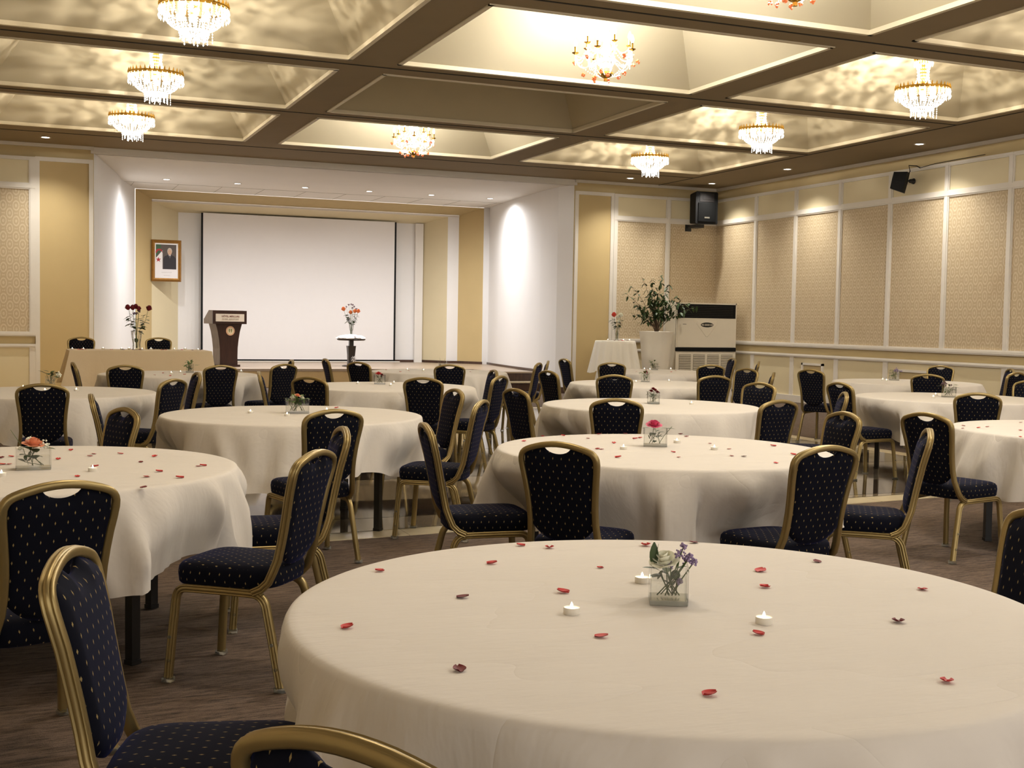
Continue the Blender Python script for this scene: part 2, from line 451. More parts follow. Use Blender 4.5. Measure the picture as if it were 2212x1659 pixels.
# ---- panelled walls
ZR = dict(top0=4.02, top1=4.08, mid0=3.53, mid1=3.64, low0=1.05, low1=1.13, wz0=.86, wz1=.92, base=.13)
def wall_mesh(name, x0, x1, y0, y1, z0, z1, mat):
    o = MB().box(x0, x1, y0, y1, z0, z1).build(name, mat); return tag(o, kind='structure')
def panelled(parent, P, stiles, ends, w=.055, cable=False):
    """P(u, depth, z) maps along-wall position to a point; builds panels, stiles and rails as children"""
    def bx(mb, u0, u1, d, z0, z1):
        c = [P(u, dd, z) for u in (u0, u1) for dd in (0, d) for z in (z0, z1)]
        mb.add(c, [(0, 1, 3, 2), (4, 6, 7, 5), (0, 4, 5, 1), (2, 3, 7, 6), (0, 2, 6, 4), (1, 5, 7, 3)])
    stiles = sorted(stiles); us = [ends[0]] + [q for q in stiles if ends[0] < q < ends[1]] + [ends[1]]
    for a, b_ in zip(us[:-1], us[1:]):
        m = MB(); bx(m, a, b_, .012, ZR['low1'], ZR['mid0']); m.build('wallpaper_panel', M['damask'], parent)
        m = MB(); bx(m, a, b_, .010, ZR['mid1'], ZR['top0']); m.build('upper_panel', M['cream'], parent)
        m = MB(); bx(m, a, b_, .010, ZR['base'], ZR['wz0']); m.build('dado_panel', M['cream'], parent)
    for u in stiles:
        m = MB()
        bx(m, u - w, u + w, .030, ZR['low0'], ZR['top1']); bx(m, u - w + .02, u + w - .02, .042, ZR['low0'], ZR['top1'])
        bx(m, u - w, u + w, .030, 0, ZR['wz1'])
        m.build('stile', M['trim'], parent)
    for k in (('top0', 'top1', .035), ('mid0', 'mid1', .035), ('low0', 'low1', .040), ('wz0', 'wz1', .040)):
        m = MB(); bx(m, ends[0], ends[1], k[2], ZR[k[0]], ZR[k[1]]); bx(m, ends[0], ends[1], k[2] + .012, ZR[k[0]] + .02, ZR[k[1]] - .02)
        m.build('rail', M['trim'], parent)
# right wall
wr = wall_mesh('wall_right', XW, XW + .2, -3, YW + .2, 0, ZC, M['tan'])
PR = lambda u, d, z: Vector((XW - d, u, z))
panelled(wr, PR, [20.46 - 1.337 * k for k in range(0, 16)], (0.2, YW))
m = MB().box(XW - .05, XW, -3, YW, 0, ZR['base']); m.build('baseboard_right', M['trim']); tag(bpy.data.objects['baseboard_right'], kind='structure')
m = MB().box(XW - .07, XW, -3, YW, ZC - .055, ZC); tag(m.build('trim_1', M['trim']), kind='structure')
# front wall, both sides of the stage opening
XO0, XO1 = 1.19, 10.33
wf = wall_mesh('wall_front', XO1, XW + .2, YW, YW + .2, 0, ZC, M['tan'])
PF = lambda u, d, z: Vector((u, YW - d, z))
def goldpanel(parent, u0, u1):
    m = MB().box(u0, u1, YW - .012, YW, 0, 4.03); m.build('gold_panel', M['gold'], parent)
    t = MB()
    t.box(u0 - .07, u0, YW - .035, YW, 0, 4.09); t.box(u1, u1 + .07, YW - .035, YW, 0, 4.09); t.box(u0, u1, YW - .035, YW, 4.02, 4.09)
    t.build('gold_panel_border', M['trim'], parent)
goldpanel(wf, XO1 + .09, 11.15)
panelled(wf, PF, [11.26, 12.49], (11.22, XW))
wf2 = wall_mesh('wall_front', -2.4, XO0, YW, YW + .2, 0, ZC, M['tan'])
goldpanel(wf2, .32, 1.11)
panelled(wf2, PF, [.205, -1.1], (-1.97, .25))
m = MB().box(XO1, XW, YW - .07, YW, ZC - .055, ZC).box(-1.97, XO0, YW - .07, YW, ZC - .055, ZC); tag(m.build('trim_2', M['trim']), kind='structure')
m = MB().box(XO0 - .05, XO1 + .05, YW - .03, YW + .06, 4.2, ZC + .02); tag(m.build('trim_3', M['stageceil']), kind='structure')
# left wall, outside the picture but seen from a side step and by the light
wl = wall_mesh('wall_left', -2.2, -1.97, -3, YW, 0, ZC, M['tan'])
PL = lambda u, d, z: Vector((-1.97 + d, u, z))
panelled(wl, PL, [20.46 - 2.674 * k for k in range(0, 8)], (0.2, YW))
# vents low on the right wall
for (ya, yb, zt, zb, nm) in ((18.14, 18.78, .76, .30, 1), (15.30, 16.12, .75, .30, 2)):
    t = empty('wall_vent', (XW, (ya + yb) / 2, 0), label=['', 'small white framed floor vent behind the tall single chair', 'wide white framed floor vent behind the far right table'][nm], cat='vent', group='wall vents')
    g = MB(); y0, y1 = -(yb - ya) / 2, (yb - ya) / 2
    for (p, q, r, s) in ((y0, y0 + .04, zb, zt), (y1 - .04, y1, zb, zt), (y0, y1, zt - .04, zt), (y0, y1, zb, zb + .04)): g.box(-.05, -.01, p, q, r, s)
    g.build('vent_frame', M['trim'], t)
    MB().box(-.022, -.012, y0 + .04, y1 - .04, zb + .04, zt - .04).build('vent_panel', M['tan'], t)
# ---- stage alcove
SL = [(1.19, YW), (1.27, 22.25), (1.42, 23.0), (1.60, 23.9), (1.78, 24.8), (1.93, 25.75), (2.33, 27.4)]
SR = [(10.33, YW), (10.18, 22.4), (10.20, 23.3), (10.27, 24.2), (10.33, 25.1), (10.47, 26.4), (10.62, 27.4)]
ZS = 4.2
def prism_wall(name, pts, out, z0, z1, mat, kind=True):
    m = MB(); n = len(pts)
    f = [(x, y) for x, y in pts]; g = [(x + out, y) for x, y in pts]
    vs = [(x, y, z) for z in (z0, z1) for (x, y) in f + g]
    for i in range(n - 1):
        m.add([vs[i], vs[i + 1], vs[2 * n + i + 1], vs[2 * n + i]], [(0, 1, 2, 3)])
        m.add([vs[n + i], vs[n + i + 1], vs[3 * n + i + 1], vs[3 * n + i]], [(0, 1, 2, 3)])
        m.add([vs[i], vs[i + 1], vs[n + i + 1], vs[n + i]], [(0, 1, 2, 3)])
    o = m.build(name, mat); o.data.polygons.foreach_set('use_smooth', [False] * len(o.data.polygons))
    if kind: tag(o, kind='structure')
    return o
prism_wall('wall_stage_left', SL, -.3, 0, ZS, M['white'])
prism_wall('wall_stage_right', SR, .3, 0, ZS, M['white'])
# stage ceiling
m = MB(); m.box(.8, 11, YW + .02, 27.45, ZS, ZS + .05); sc_ = m.build('ceiling_stage', M['stageceil']); tag(sc_, kind='structure')
m = MB()
for k in range(10): m.box(2.2 + k * .9, 2.206 + k * .9, 26.1, 27.4, ZS - .004, ZS)
m.box(1.9, 10.6, 26.1, 26.108, ZS - .004, ZS)
m.build('ceiling_joint', M['acgrey'], sc_)
# proscenium steps: gold splay then cream splay, stepping back to the screen wall
def splay(name, xa, ya, za, xb, yb, zb, xc, xd, mats):
    """frame from rectangle A (xa..xc, top za at y=ya) to B (xb..xd, top zb at y=yb)"""
    a0, a1 = xa, xc; b0, b1 = xb, xd
    l = MB().quad((a0, ya, 0), (b0, yb, 0), (b0, yb, zb), (a0, ya, za)).build(name, mats[0]); tag(l, kind='structure')
    r = MB().quad((a1, ya, 0), (b1, yb, 0), (b1, yb, zb), (a1, ya, za)).build(name, mats[0]); tag(r, kind='structure')
    s = MB().quad((a0, ya, za), (a1, ya, za), (b1, yb, zb), (b0, yb, zb)).build(name, mats[1]); tag(s, kind='structure')
M['goldsoff'] = plain('gold_soffit_paint', srgb(190, 168, 122), .7)
splay('wall_stage_gold', 2.34, 27.4, 4.19, 2.743, 28.0, 4.035, 10.47, 10.045, (M['gold'], M['goldsoff']))
m = MB()
m.quad((10.045, 28.0, 0), (9.755, 28.0, 0), (9.755, 28.0, 4.03), (10.045, 28.0, 4.03))
m.quad((10.47, 27.4, 0), (10.64, 27.4, 0), (10.64, 27.4, 4.2), (10.47, 27.4, 4.2))
tag(m.build('trim_4', M['white']), kind='structure')
m = MB().box(2.743, 10.04, 27.97, 28.0, 3.985, 4.03); tag(m.build('trim_5', M['trim']), kind='structure')
splay('wall_stage_cream', 2.743, 28.0, 3.985, 3.399, 28.7, 3.835, 9.755, 9.317, (M['cream'], M['cream']))
m = MB().box(3.0, 9.7, 28.7, 28.8, 0, 3.9); tag(m.build('wall_back_stage', M['white']), kind='structure')
m = MB().box(9.12, 9.32, 28.60, 28.7, 0, 3.84); tag(m.build('shade_strip', M['stageceil']), kind='structure')  # slightly darker box standing in for the strip of shadow beside the screen
# stage platform, steps, low platform under the head table
SY = 24.6
m = MB().box(.9, 11.0, SY, 28.9, ST - .05, ST); st = m.build('floor_stage', M['stagefloor']); tag(st, kind='structure')
m = MB().box(.9, 9.2, SY + .02, SY + .1, 0, ST - .05); m.build('stage_riser', M['riser'], st)
stp = empty('stage_steps', (9.75, 23.9, 0), label='dark wood steps with pale nosings up the right side of the stage', cat='steps')
MB().box(-.55, .42, -.62, .698, ST - .03, ST).build('top_tread', M['stagefloor'], stp)
MB().box(-.55, .42, -.58, -.54, .19, ST - .03).build('riser_board', M['skirt'], stp)
MB().box(-.55, .42, -.98, -.54, .165, .19).build('tread', M['border'], stp)
MB().box(-.55, .42, -.93, -.90, 0, .165).build('riser_board', M['skirt'], stp)
m = MB().box(-1.97, 2.75, 16.0, YW, 0, .2).box(1.0, 2.75, YW, SY, 0, .2); tag(m.build('floor_platform', M['riser']), kind='structure')
# dark skirting on the stage
m = MB()
for pts, s in ((SL, .02), (SR, -.02)):
    for (a, c) in zip(pts[:-1], pts[1:]):
        z0, z1 = (ST, ST + .05) if c[1] > 23.6 else (0, .12)
        m.add([(a[0] + s, a[1], z0), (c[0] + s, c[1], z0), (c[0] + s, c[1], z1), (a[0] + s, a[1], z1), (a[0], a[1], z1), (c[0], c[1], z1)], [(0, 1, 2, 3), (3, 2, 5, 4)])
for (a, c) in (((10.47, 27.4), (10.045, 28.0)), ((9.755, 28.0), (9.317, 28.7)), ((2.34, 27.4), (2.743, 28.0)), ((2.743, 28.0), (3.4, 28.7)), ((3.4, 28.68), (9.3, 28.68)), ((9.755, 27.98), (10.045, 27.98))):
    m.quad((a[0], a[1] - .03, ST), (c[0], c[1] - .03, ST), (c[0], c[1] - .03, ST + .06), (a[0], a[1] - .03, ST + .06))
tag(m.build('baseboard_stage', M['skirt']), kind='structure')
# ------------------------------------------------------------ camera
f_px = 2584.8; r = Vector((.92486839, -.37990646, .01701583)); u = Vector((.00392146, .05426983, .99851861)); fw = Vector((.38026712, .92343157, -.05168224))
cam = bpy.data.cameras.new('camera'); cam.sensor_width = 36; cam.lens = f_px / 2212 * 36; cam.clip_end = 100; cam.clip_start = .05
co = bpy.data.objects.new('camera', cam); COL.objects.link(co)
mt = Matrix((r, u, -fw)).transposed().to_4x4(); mt.translation = Vector((0, 0, HC)); co.matrix_world = mt
SC.camera = co
cam.dof.use_dof = False
# ------------------------------------------------------------ chair prototype
def rib_profile():
    # n = outward, b = across; three flutes on the outer face
    p = []
    for (n_, b_) in ((-.013, -.012), (-.013, .012), (-.008, .0165), (.004, .0165), (.0095, .0150), (.0115, .0115), (.0095, .0085), (.0085, .0070),
                     (.0120, .0040), (.0130, 0), (.0120, -.0040), (.0085, -.0070), (.0095, -.0085), (.0115, -.0115), (.0095, -.0150), (.004, -.0165), (-.008, -.0165)):
        p.append((n_, b_))
    return p
RP = rib_profile()
def yb(z): return -.205 - (z - .42) * .20 - max(0, z - .75) * .06
def back_half():
    """centre line of the right half of the back loop, bottom joint to crown"""
    pts = [((.176, -.125, .372), (1, 0, 0)), ((.176, -.160, .388), (1, 0, 0)), ((.174, -.188, .415), (1, 0, 0)), ((.168, -.205, .455), (1, 0, 0))]
    for z, w in ((.50, .160), (.56, .1555), (.62, .1565), (.68, .161), (.74, .168), (.785, .1745), (.82, .178)):
        pts.append(((w, yb(z), z), (1, 0, .1)))
    for a in (10, 25, 40, 55, 70):      # rounded shoulder
        an = math.radians(a)
        pts.append(((.128 + .050 * math.cos(an), yb(.83 + .048 * math.sin(an)), .832 + .048 * math.sin(an)), (math.cos(an), 0, math.sin(an))))
    for x, z in ((.125, .8845), (.10, .8915), (.075, .8975), (.05, .9015), (.025, .904)):
        pts.append(((x, yb(z), z), (.15 * x / .1, 0, 1)))
    return pts
def bez(p0, p1, p2, n):
    return [tuple((1 - t) ** 2 * a + 2 * t * (1 - t) * b_ + t * t * c for a, b_, c in zip(p0, p1, p2)) for t in [i / n for i in range(n + 1)]]
def pad_mesh():
    """upholstered back: fits inside the loop, scooped hand hold on top, rounded bottom"""
    zs = [(.50, .160), (.56, .1555), (.62, .1565), (.68, .161), (.74, .168), (.785, .1745), (.82, .178), (.86, .172), (.90, .12)]
    def w(z):
        z = max(z, .5)
        for (a, wa), (c, wc) in zip(zs[:-1], zs[1:]):
            if z <= c: return wa + (wc - wa) * (z - a) / (c - a)
        return .12
    m = MB(); NX, NZ = 32, 20; layers = []
    def xtop(s):
        if abs(s) <= .75: return s / .75 * .125
        an = math.radians(90 - (abs(s) - .75) / .25 * 62); return math.copysign(.126 + .0385 * math.cos(an), s)
    def top(s):
        if abs(s) <= .75:
            x = s / .75 * .125; t = .892 - .0215 * (x / .125) ** 2
            return t - .032 * max(0, 1 - (x / .062) ** 2) ** .75
        an = math.radians(90 - (abs(s) - .75) / .25 * 62); return .832 + .0385 * math.sin(an)
    def bot(s): return .462 + .072 * abs(s) ** 2.6
    V = {}
    vs = []
    for side in (-1, 1):
        for j in range(NZ + 1):
            for i in range(NX + 1):
                s = -1 + 2 * i / NX; v = j / NZ
                z = bot(s) + (top(s) - bot(s)) * v
                ww = w(z) - .0105
                xx = s * ww
                if v > .78:
                    f = (v - .78) / .22; f = f * f * (3 - 2 * f); xx = xx * (1 - f) + xtop(s) * f
                ed = min(1, (1 - abs(s)) * 5, v * 7 + 0.0, (1 - v) * 9)
                th = (.020 if side < 0 else .030) * max(0, ed) ** .5 * (1 - .25 * s * s) + .003
                vs.append((xx, yb(z) + side * th, z)); V[(side, i, j)] = len(vs) - 1
    fs = []
    for side in (-1, 1):
        for j in range(NZ):
            for i in range(NX):
                fs.append((V[side, i, j], V[side, i + 1, j], V[side, i + 1, j + 1], V[side, i, j + 1]))
    for j in range(NZ):
        for i in (0, NX): fs.append((V[-1, i, j], V[-1, i, j + 1], V[1, i, j + 1], V[1, i, j]))
    for i in range(NX):
        for j in (0, NZ): fs.append((V[-1, i, j], V[-1, i + 1, j], V[1, i + 1, j], V[1, i, j]))
    return m.add(vs, fs)
def seat_mesh():
    N = 64; m = MB()
    def outline(k, inset):
        a = 2 * PI * k / N; c, s = math.cos(a), math.sin(a)
        e = .36
        x = math.copysign(abs(c) ** e, c); y = math.copysign(abs(s) ** e, s)
        hw = .178 + .020 * (y + 1) / 2
        yy = y * .203 + .010
        if y > 0: yy += .012 * (1 - x * x)
        else: yy -= .014 * (1 - x * x)
        return (x * (hw - inset), yy * (1 - inset / .2) + .0)
    rings = [(.05, .383), (.006, .385), (0, .393), (-.003, .43), (0, .452), (.008, .464), (.022, .4715), (.06, .477), (.11, .481), (.16, .483)]
    vs = []; fs = []
    for (ins, z) in rings:
        for k in range(N):
            x, y = outline(k, ins); vs.append((x, y, z))
    for i in range(len(rings) - 1):
        for k in range(N):
            k2 = (k + 1) % N; fs.append((i * N + k, i * N + k2, (i + 1) * N + k2, (i + 1) * N + k))
    fs.append(tuple(range(N - 1, -1, -1))); fs.append(tuple((len(rings) - 1) * N + k for k in range(N)))
    return m.add(vs, fs)
def make_chair():
    root = empty('banquet_chair', (0, 0, 0))
    half = back_half()
    path = [((-p[0][0]), p[0][1], p[0][2]) for p in half] + [(0, yb(.905), .905)] + [p[0] for p in reversed(half)]
    nr = [(-p[1][0], p[1][1], p[1][2]) for p in half] + [(0, 0, 1)] + [p[1] for p in reversed(half)]
    MB().sweep(path, nr, RP).build('back_frame', M['frame'], root, smooth=50)
    pad_mesh().build('back_pad', M['navyback'], root, smooth=180)
    seat_mesh().build('seat', M['navyseat'], root, smooth=60)
    for s in (-1, 1):
        # continuous inverted U per side: front leg, seat rail, rear leg
        xf, xr, ff, fr = s * .190, s * .172, s * .208, s * .190
        fl_ = [(ff, .222, .012), (s * .2, .208, .20), (s * .1925, .198, .325)]
        fbend = bez((s * .1925, .198, .325), (s * .1905, .194, .372), (xf, .150, .372), 6)
        rbend = bez((xr, -.120, .366), (s * .170, -.165, .364), (s * .172, -.180, .318), 6)
        rl = [(s * .172, -.180, .318), (s * .180, -.215, .17), (fr, -.252, .012)]
        n = (s, 0, 0)
        pf = fl_[:-1] + fbend[:4]
        a = MB().sweep(pf, [n] * len(pf), RP).build('leg', M['frame'], root, smooth=50)
        pr_ = rbend[3:] + rl[1:]
        b_ = MB().sweep(pr_, [n] * len(pr_), RP).build('leg', M['frame'], root, smooth=50)
        pm = fbend[3:] + [(s * .184, .06, .371), (s * .178, -.03, .369)] + rbend[:4]
        MB().sweep(pm, [n] * len(pm), RP).build('seat_rail', M['frame'], root, smooth=50)
        for (lg, x, y, dz, p2) in ((a, ff, .222, .016, (s * .2, .208, .20)), (b_, fr, -.252, .016, (s * .180, -.215, .17))):
            g = MB().box(x - .017, x + .017, y - .020, y + .020, 0, .018)
            xb = x + (p2[0] - x) * .45 - s * .0; yb_ = y + (p2[1] - y) * .45
            g.build('glide', M['glide'], lg, smooth=50)
            MB().ball((x * .9 + p2[0] * .1 + s * .013, y * .1 + p2[1] * .9, .18), .007, 6, 4).build('bumper', M['glide'], lg, smooth=180)
            MB().ball((xb + s * .013, yb_, .085), .007, 6, 4).build('bumper', M['glide'], lg, smooth=180)
    return root
CH = make_chair()
index_kids()

# world positions in metres
CHAIRS = {'c1': [0.016, 4.23, 19.8, 0],
 'c2': [0.386, 2.689, -107.7, 0],
 'c3': [0.836, 4.812, 52.1, 0],
 'c4': [1.128, 5.63, 85.1, 0],
 'c5': [1.605, 7.008, 11.1, 0],
 'c6': [2.194, 5.691, -98.9, 0],
 'c7': [2.767, 8.587, 92.0, 0],
 'c8': [2.571, 7.537, 55.2, 0],
 'c9': [3.552, 10.617, -32.0, 0],
 'c10': [2.587, 10.695, -45.6, 0],
 'c11': [1.97, 13.408, 5.8, 0],
 'c12': [1.219, 11.371, 93.1, 0],
 'c13': [0.947, 10.394, 48.1, 0],
 'c14': [0.256, 6.901, 110.6, 0],
 'c15': [0.737, 8.238, -93.4, 0],
 'c16': [0.178, 9.842, -4.7, 0],
 'c17': [1.04, 13.368, -4.5, 0],
 'c18': [0.84, 13.83, -86.7, 0],
 'c19': [0.8, 17.9, 177.4, 0.2],
 'c20': [1.86, 18.0, 173.9, 0.2],
 'c21': [2.43, 11.504, -100.7, 0],
 'c22': [2.63, 13.77, 27.1, 0],
 'c23': [2.844, 14.932, 85.6, 0],
 'c24': [3.988, 15.335, -90.7, 0],
 'c25': [4.076, 14.394, -56.0, 0],
 'c26': [4.835, 13.741, -19.4, 0],
 'c27': [4.421, 12.035, 81.9, 0],
 'c28': [4.049, 10.868, 45.4, 0],
 'c29': [3.87, 8.65, -80.4, 0],
 'c30': [5.587, 11.871, -80.7, 0],
 'c31': [5.923, 14.267, 52.9, 0],
 'c32': [6.363, 14.986, 66.2, 0],
 'c33': [7.616, 15.781, -88.4, 0],
 'c34': [7.45, 14.54, -26.6, 0],
 'c35': [5.722, 11.097, -27.2, 0],
 'c36': [8.535, 13.87, -20.8, 0],
 'c37': [10.288, 16.496, 75.9, 0],
 'c38': [6.688, 10.936, -7.7, 0],
 'c39': [7.921, 12.332, 105.9, 0],
 'c40': [6.003, 9.192, 109.3, 0],
 'c41': [9.877, 15.178, 56.2, 0],
 'c42': [7.609, 11.522, 55.6, 0],
 'c43': [4.899, 7.373, 11.4, 0],
 'c44': [9.27, 12.31, -67.5, 0],
 'c45': [7.478, 9.292, -88.0, 0],
 'c46': [5.87, 8.022, 60, 0],
 'c47': [4.382, 6.03, 85.1, 0],
 'c48': [3.233, 4.603, 6.8, 0],
 'c49': [4.12, 5.089, 54, 0],
 'c50': [5.485, 5.917, -78.5, 0],
 'c51': [7.49, 7.871, -39.5, 0],
 'c52': [9.858, 11.148, -38.2, 0],
 'c53': [11.889, 13.244, 127.9, 0],
 'c54': [11.4, 11.655, 10.8, 0],
 'c55': [12.156, 12.572, 61.3, 0],
 'c56': [9.497, 9.394, 109.5, 0],
 'c57': [2.469, 2.633, 82.1, 0],
 'c58': [0.615, 1.621, -52.5, 0],
 'T5f': [3.965, 7.635, -28.6, 0],
 'T4f': [2.387, 4.912, -48.3, 0]}
DATA = {'tables': {'T1': [1.427, 2.455], 'T2': [0.028, 5.641], 'T3': [1.765, 8.298], 'T4': [3.206, 5.623], 'T5': [4.865, 8.765], 'T6': [6.6, 11.94], 'T7': [8.453, 14.98], 'T8': [3.432, 11.669], 'T9': [5.143, 15.035], 'T10': [0.222, 11.067], 'T12': [10.337, 12.049], 'T13': [8.487, 9.256], 'T14': [6.735, 6.004], 'T11': [1.719, 14.389]}, 'vases': {'T1': [1.426, 2.464, 0.092], 'T2': [0.051, 5.503, 0.141], 'T3': [1.806, 8.35, 0.163], 'T4': [3.215, 5.735, 0.128], 'T5': [4.934, 8.85, 0.104], 'T6': [6.723, 12.258, 0.097], 'T7': [8.649, 15.509, 0.109], 'T8': [3.455, 12.003, 0.113], 'T9': [5.283, 15.32, 0.1], 'T10': [0.255, 11.769, 0.085], 'T11': [1.882, 14.717, 0.089], 'T12': [10.46, 12.425, 0.129], 'T13': [8.492, 9.28, 0.137]}, 'tea': {'T1': [[1.176, 2.471], [1.552, 2.251], [1.493, 2.715]], 'T2': [[0.287, 5.409], [-0.072, 5.329]], 'T3': [[1.496, 8.446], [1.695, 8.163], [2.06, 8.525]], 'T4': [[2.986, 5.668], [3.454, 5.91], [3.465, 5.531]], 'T5': [[5.261, 8.774]], 'T6': [[6.553, 12.167], [7.083, 12.339]], 'T7': [[8.572, 15.666], [8.578, 15.508], [9.025, 15.674]], 'T8': [[3.251, 12.107], [3.499, 11.74], [3.66, 12.168]], 'T9': [[4.813, 15.387], [4.973, 15.176]], 'T10': [[0.458, 11.176], [0.2, 11.135], [0.026, 11.641]], 'T11': [[1.634, 14.42], [1.768, 14.657], [2.523, 14.902]], 'T12': [[10.335, 12.49], [10.209, 12.266]], 'T13': [[8.264, 9.238], [8.58, 9.56]]}, 'pet': {'T1': [[0.885, 3.054], [1.207, 3.055], [0.991, 2.698], [1.247, 2.672], [1.388, 3.279], [1.455, 3.219], [1.47, 2.912], [1.751, 3.166], [1.917, 3.163], [1.873, 2.739], [1.767, 2.563], [2.104, 2.798], [0.656, 2.508], [1.148, 2.262], [1.484, 2.172], [0.778, 2.13], [1.155, 1.838], [1.853, 2.159], [2.145, 2.412], [1.628, 1.757]], 'T2': [[0.231, 6.262], [0.327, 6.069], [0.305, 5.983], [0.448, 6.051], [0.592, 5.893], [0.162, 5.882], [0.51, 5.683], [0.304, 5.556], [0.736, 5.463], [0.76, 5.474], [0.553, 5.315], [0.485, 5.151], [0.218, 5.237], [0.444, 4.832], [0.612, 5.087], [-0.04, 6.048], [-0.082, 6.0], [-0.076, 5.74], [-0.046, 5.732]], 'T4': [[2.622, 6.177], [2.843, 6.419], [2.981, 6.432], [3.055, 6.244], [3.236, 6.466], [3.413, 6.459], [3.321, 6.163], [3.376, 6.202], [3.082, 5.968], [2.847, 5.7], [2.862, 5.683], [2.772, 5.318], [3.731, 6.342], [3.699, 6.218], [3.617, 5.821], [3.174, 5.467], [3.083, 5.254], [3.56, 5.533], [3.384, 5.236], [3.434, 5.198], [3.902, 5.616], [3.43, 4.911], [3.745, 5.21]], 'T14': [[6.081, 6.493], [5.927, 6.331], [6.071, 6.338], [6.195, 6.385], [6.748, 6.634], [6.204, 6.099], [5.825, 5.725]], 'T9': [[4.535, 15.455], [4.553, 14.861], [4.766, 15.175], [5.519, 14.86], [5.933, 15.182]], 'T11': [[1.413, 14.082], [1.553, 14.539], [1.561, 13.859], [1.758, 14.188]], 'T7': [[8.83, 15.2], [8.537, 14.812], [8.028, 14.9]], 'T3': [[2.207, 8.825]]}, 'headlights': [[0.614, 16.655], [0.772, 16.693], [1.023, 16.752], [1.262, 16.809], [1.359, 16.832], [1.529, 16.873], [1.647, 16.901], [1.966, 16.977], [2.113, 17.011], [2.293, 17.054]], 'cocktail': {}}
# ------------------------------------------------------------ place the chairs
TNAME = {'T1': 'the front table', 'T2': 'the peach rose table', 'T3': 'the cream-budded posy table', 'T4': 'the pink rose table', 'T5': 'the maroon flower table', 'T6': 'the red-tipped sprig table',
         'T7': 'the table before the white planter', 'T8': 'the short red rose table', 'T9': 'the table below the pedestal', 'T10': 'the pale blossom table at left', 'T11': 'the table before the head table',
         'T12': 'the table by the wall vents', 'T13': 'the mauve sprig table', 'T14': 'the table cut by the right edge'}
CG = 'navy and gold banquet chairs'
CL = {
 'c1': 'large navy chair back seen from behind at the left front table, left picture edge',
 'c2': 'nearest left chair turned side-on, velvet back lit blue, seat under the front table',
 'c3': 'side-on chair with all legs showing, right of the left front table',
 'c4': 'chair half hidden behind the side-on chair, right of the left front table',
 'c5': 'chair with its back to camera at the near edge of the cream-budded posy table',
 'c6': 'chair leaning left with its seat tucked under the pink rose table from the left',
 'c7': 'tall narrow chair with bright dots, rear of two right of the cream-budded posy table',
 'c8': 'dark-backed leaning chair, front of two right of the cream-budded posy table',
 'c9': 'chair from behind at the near edge of the short red rose table',
 'c10': 'chair just above the cream-budded posy, left end of the short red rose table',
 'c11': 'chair seen from behind under the lectern, right of the green posy table',
 'c12': 'thin edge-on chair with blue side, just left of the chair under the lectern',
 'c13': 'slanted chair at the near right of the left edge table',
 'c14': 'turned chair with bright dots behind the left front table cloth, facing the camera',
 'c15': 'very thin edge-on chair left of the cream-budded posy table, with a gold edge',
 'c16': 'broad chair from behind at the left edge table, candle seen in its hand hold',
 'c17': 'chair from behind below the left half of the head table',
 'c18': 'thin edge-on chair under the hanging corner of the head table cloth',
 'c19': 'left one of the two chairs behind the head table',
 'c20': 'right one of the two chairs behind the head table, right of the red roses',
 'c21': 'thin edge-on chair at the left end of the short red rose table',
 'c22': 'dark chair from behind between the lectern and the pedestal, front of a pair',
 'c23': 'thin chair with a small notch, hidden behind the dark chair right of the lectern',
 'c24': 'thin leaning chair standing alone left of the pedestal table',
 'c25': 'chair directly below the pedestal table',
 'c26': 'chair from behind before the table below the stage, hiding a posy',
 'c27': 'thin leaning chair, rear of two right of the short red rose table',
 'c28': 'slanted chair, front of two right of the short red rose table',
 'c29': 'tall chair from behind at the left end of the maroon flower table',
 'c30': 'chair from behind at the left end of the red-tipped sprig table',
 'c31': 'slanted chair in front of the stage steps, right of the table below the stage',
 'c32': 'sliver of a chair showing beside the stage steps, thinnest of all',
 'c33': 'chair standing alone against the white stage wall, left of the farthest table',
 'c34': 'small chair from behind in front of the round cocktail table',
 'c35': 'chair from behind at the near edge of the red-tipped sprig table',
 'c36': 'small chair from behind in front of the air conditioner louvres',
 'c37': 'thin slanted chair at the lower right corner of the air conditioner',
 'c38': 'chair from behind at the right end of the red-tipped sprig table',
 'c39': 'chair facing left behind the right end of the red-tipped sprig table, bright dots',
 'c40': 'low-looking chair facing the camera beyond the maroon flower table, right side',
 'c41': 'distant thin chair on its own against the wainscot, upper of two slivers',
 'c42': 'distant thin chair sliver on its own, lower of two beside the wainscot',
 'c43': 'chair from behind overlapping the right end of the maroon flower table',
 'c44': 'tall chair with one long leg on the carpet, left of the far right table',
 'c45': 'chair with its navy seat tucked under the mauve sprig table from the left',
 'c46': 'thin gold edge-on chair in front of the chair tucked under the mauve sprig table',
 'c47': 'chair facing the camera with bright dots beyond the pink rose table, right side',
 'c48': 'large chair from behind at the near right of the pink rose table',
 'c49': 'edge-on chair with blue velvet side, right of the pink rose table',
 'c50': 'large chair with legs and seat showing, left of the table cut by the picture edge',
 'c51': 'chair from behind at the near edge of the mauve sprig table',
 'c52': 'chair from behind at the near edge of the far right table',
 'c53': 'chair against the wall on the far side of the far right table',
 'c54': 'rounded chair near the right picture edge, front of two right of the far right table',
 'c55': 'chair mostly hidden behind another near the right picture edge by the wall',
 'c56': 'chair cropped by the right picture edge beyond the mauve sprig table',
 'c57': 'large chair cropped by the right picture edge beside the front table',
 'c58': 'nearest chair, only its curved gold top rail in view at the bottom edge',
 'T5f': 'chair from behind at the near edge of the maroon flower table',
 'T4f': 'large chair from behind with bright hand hold before the pink rose table'}
CP = {}
first = True
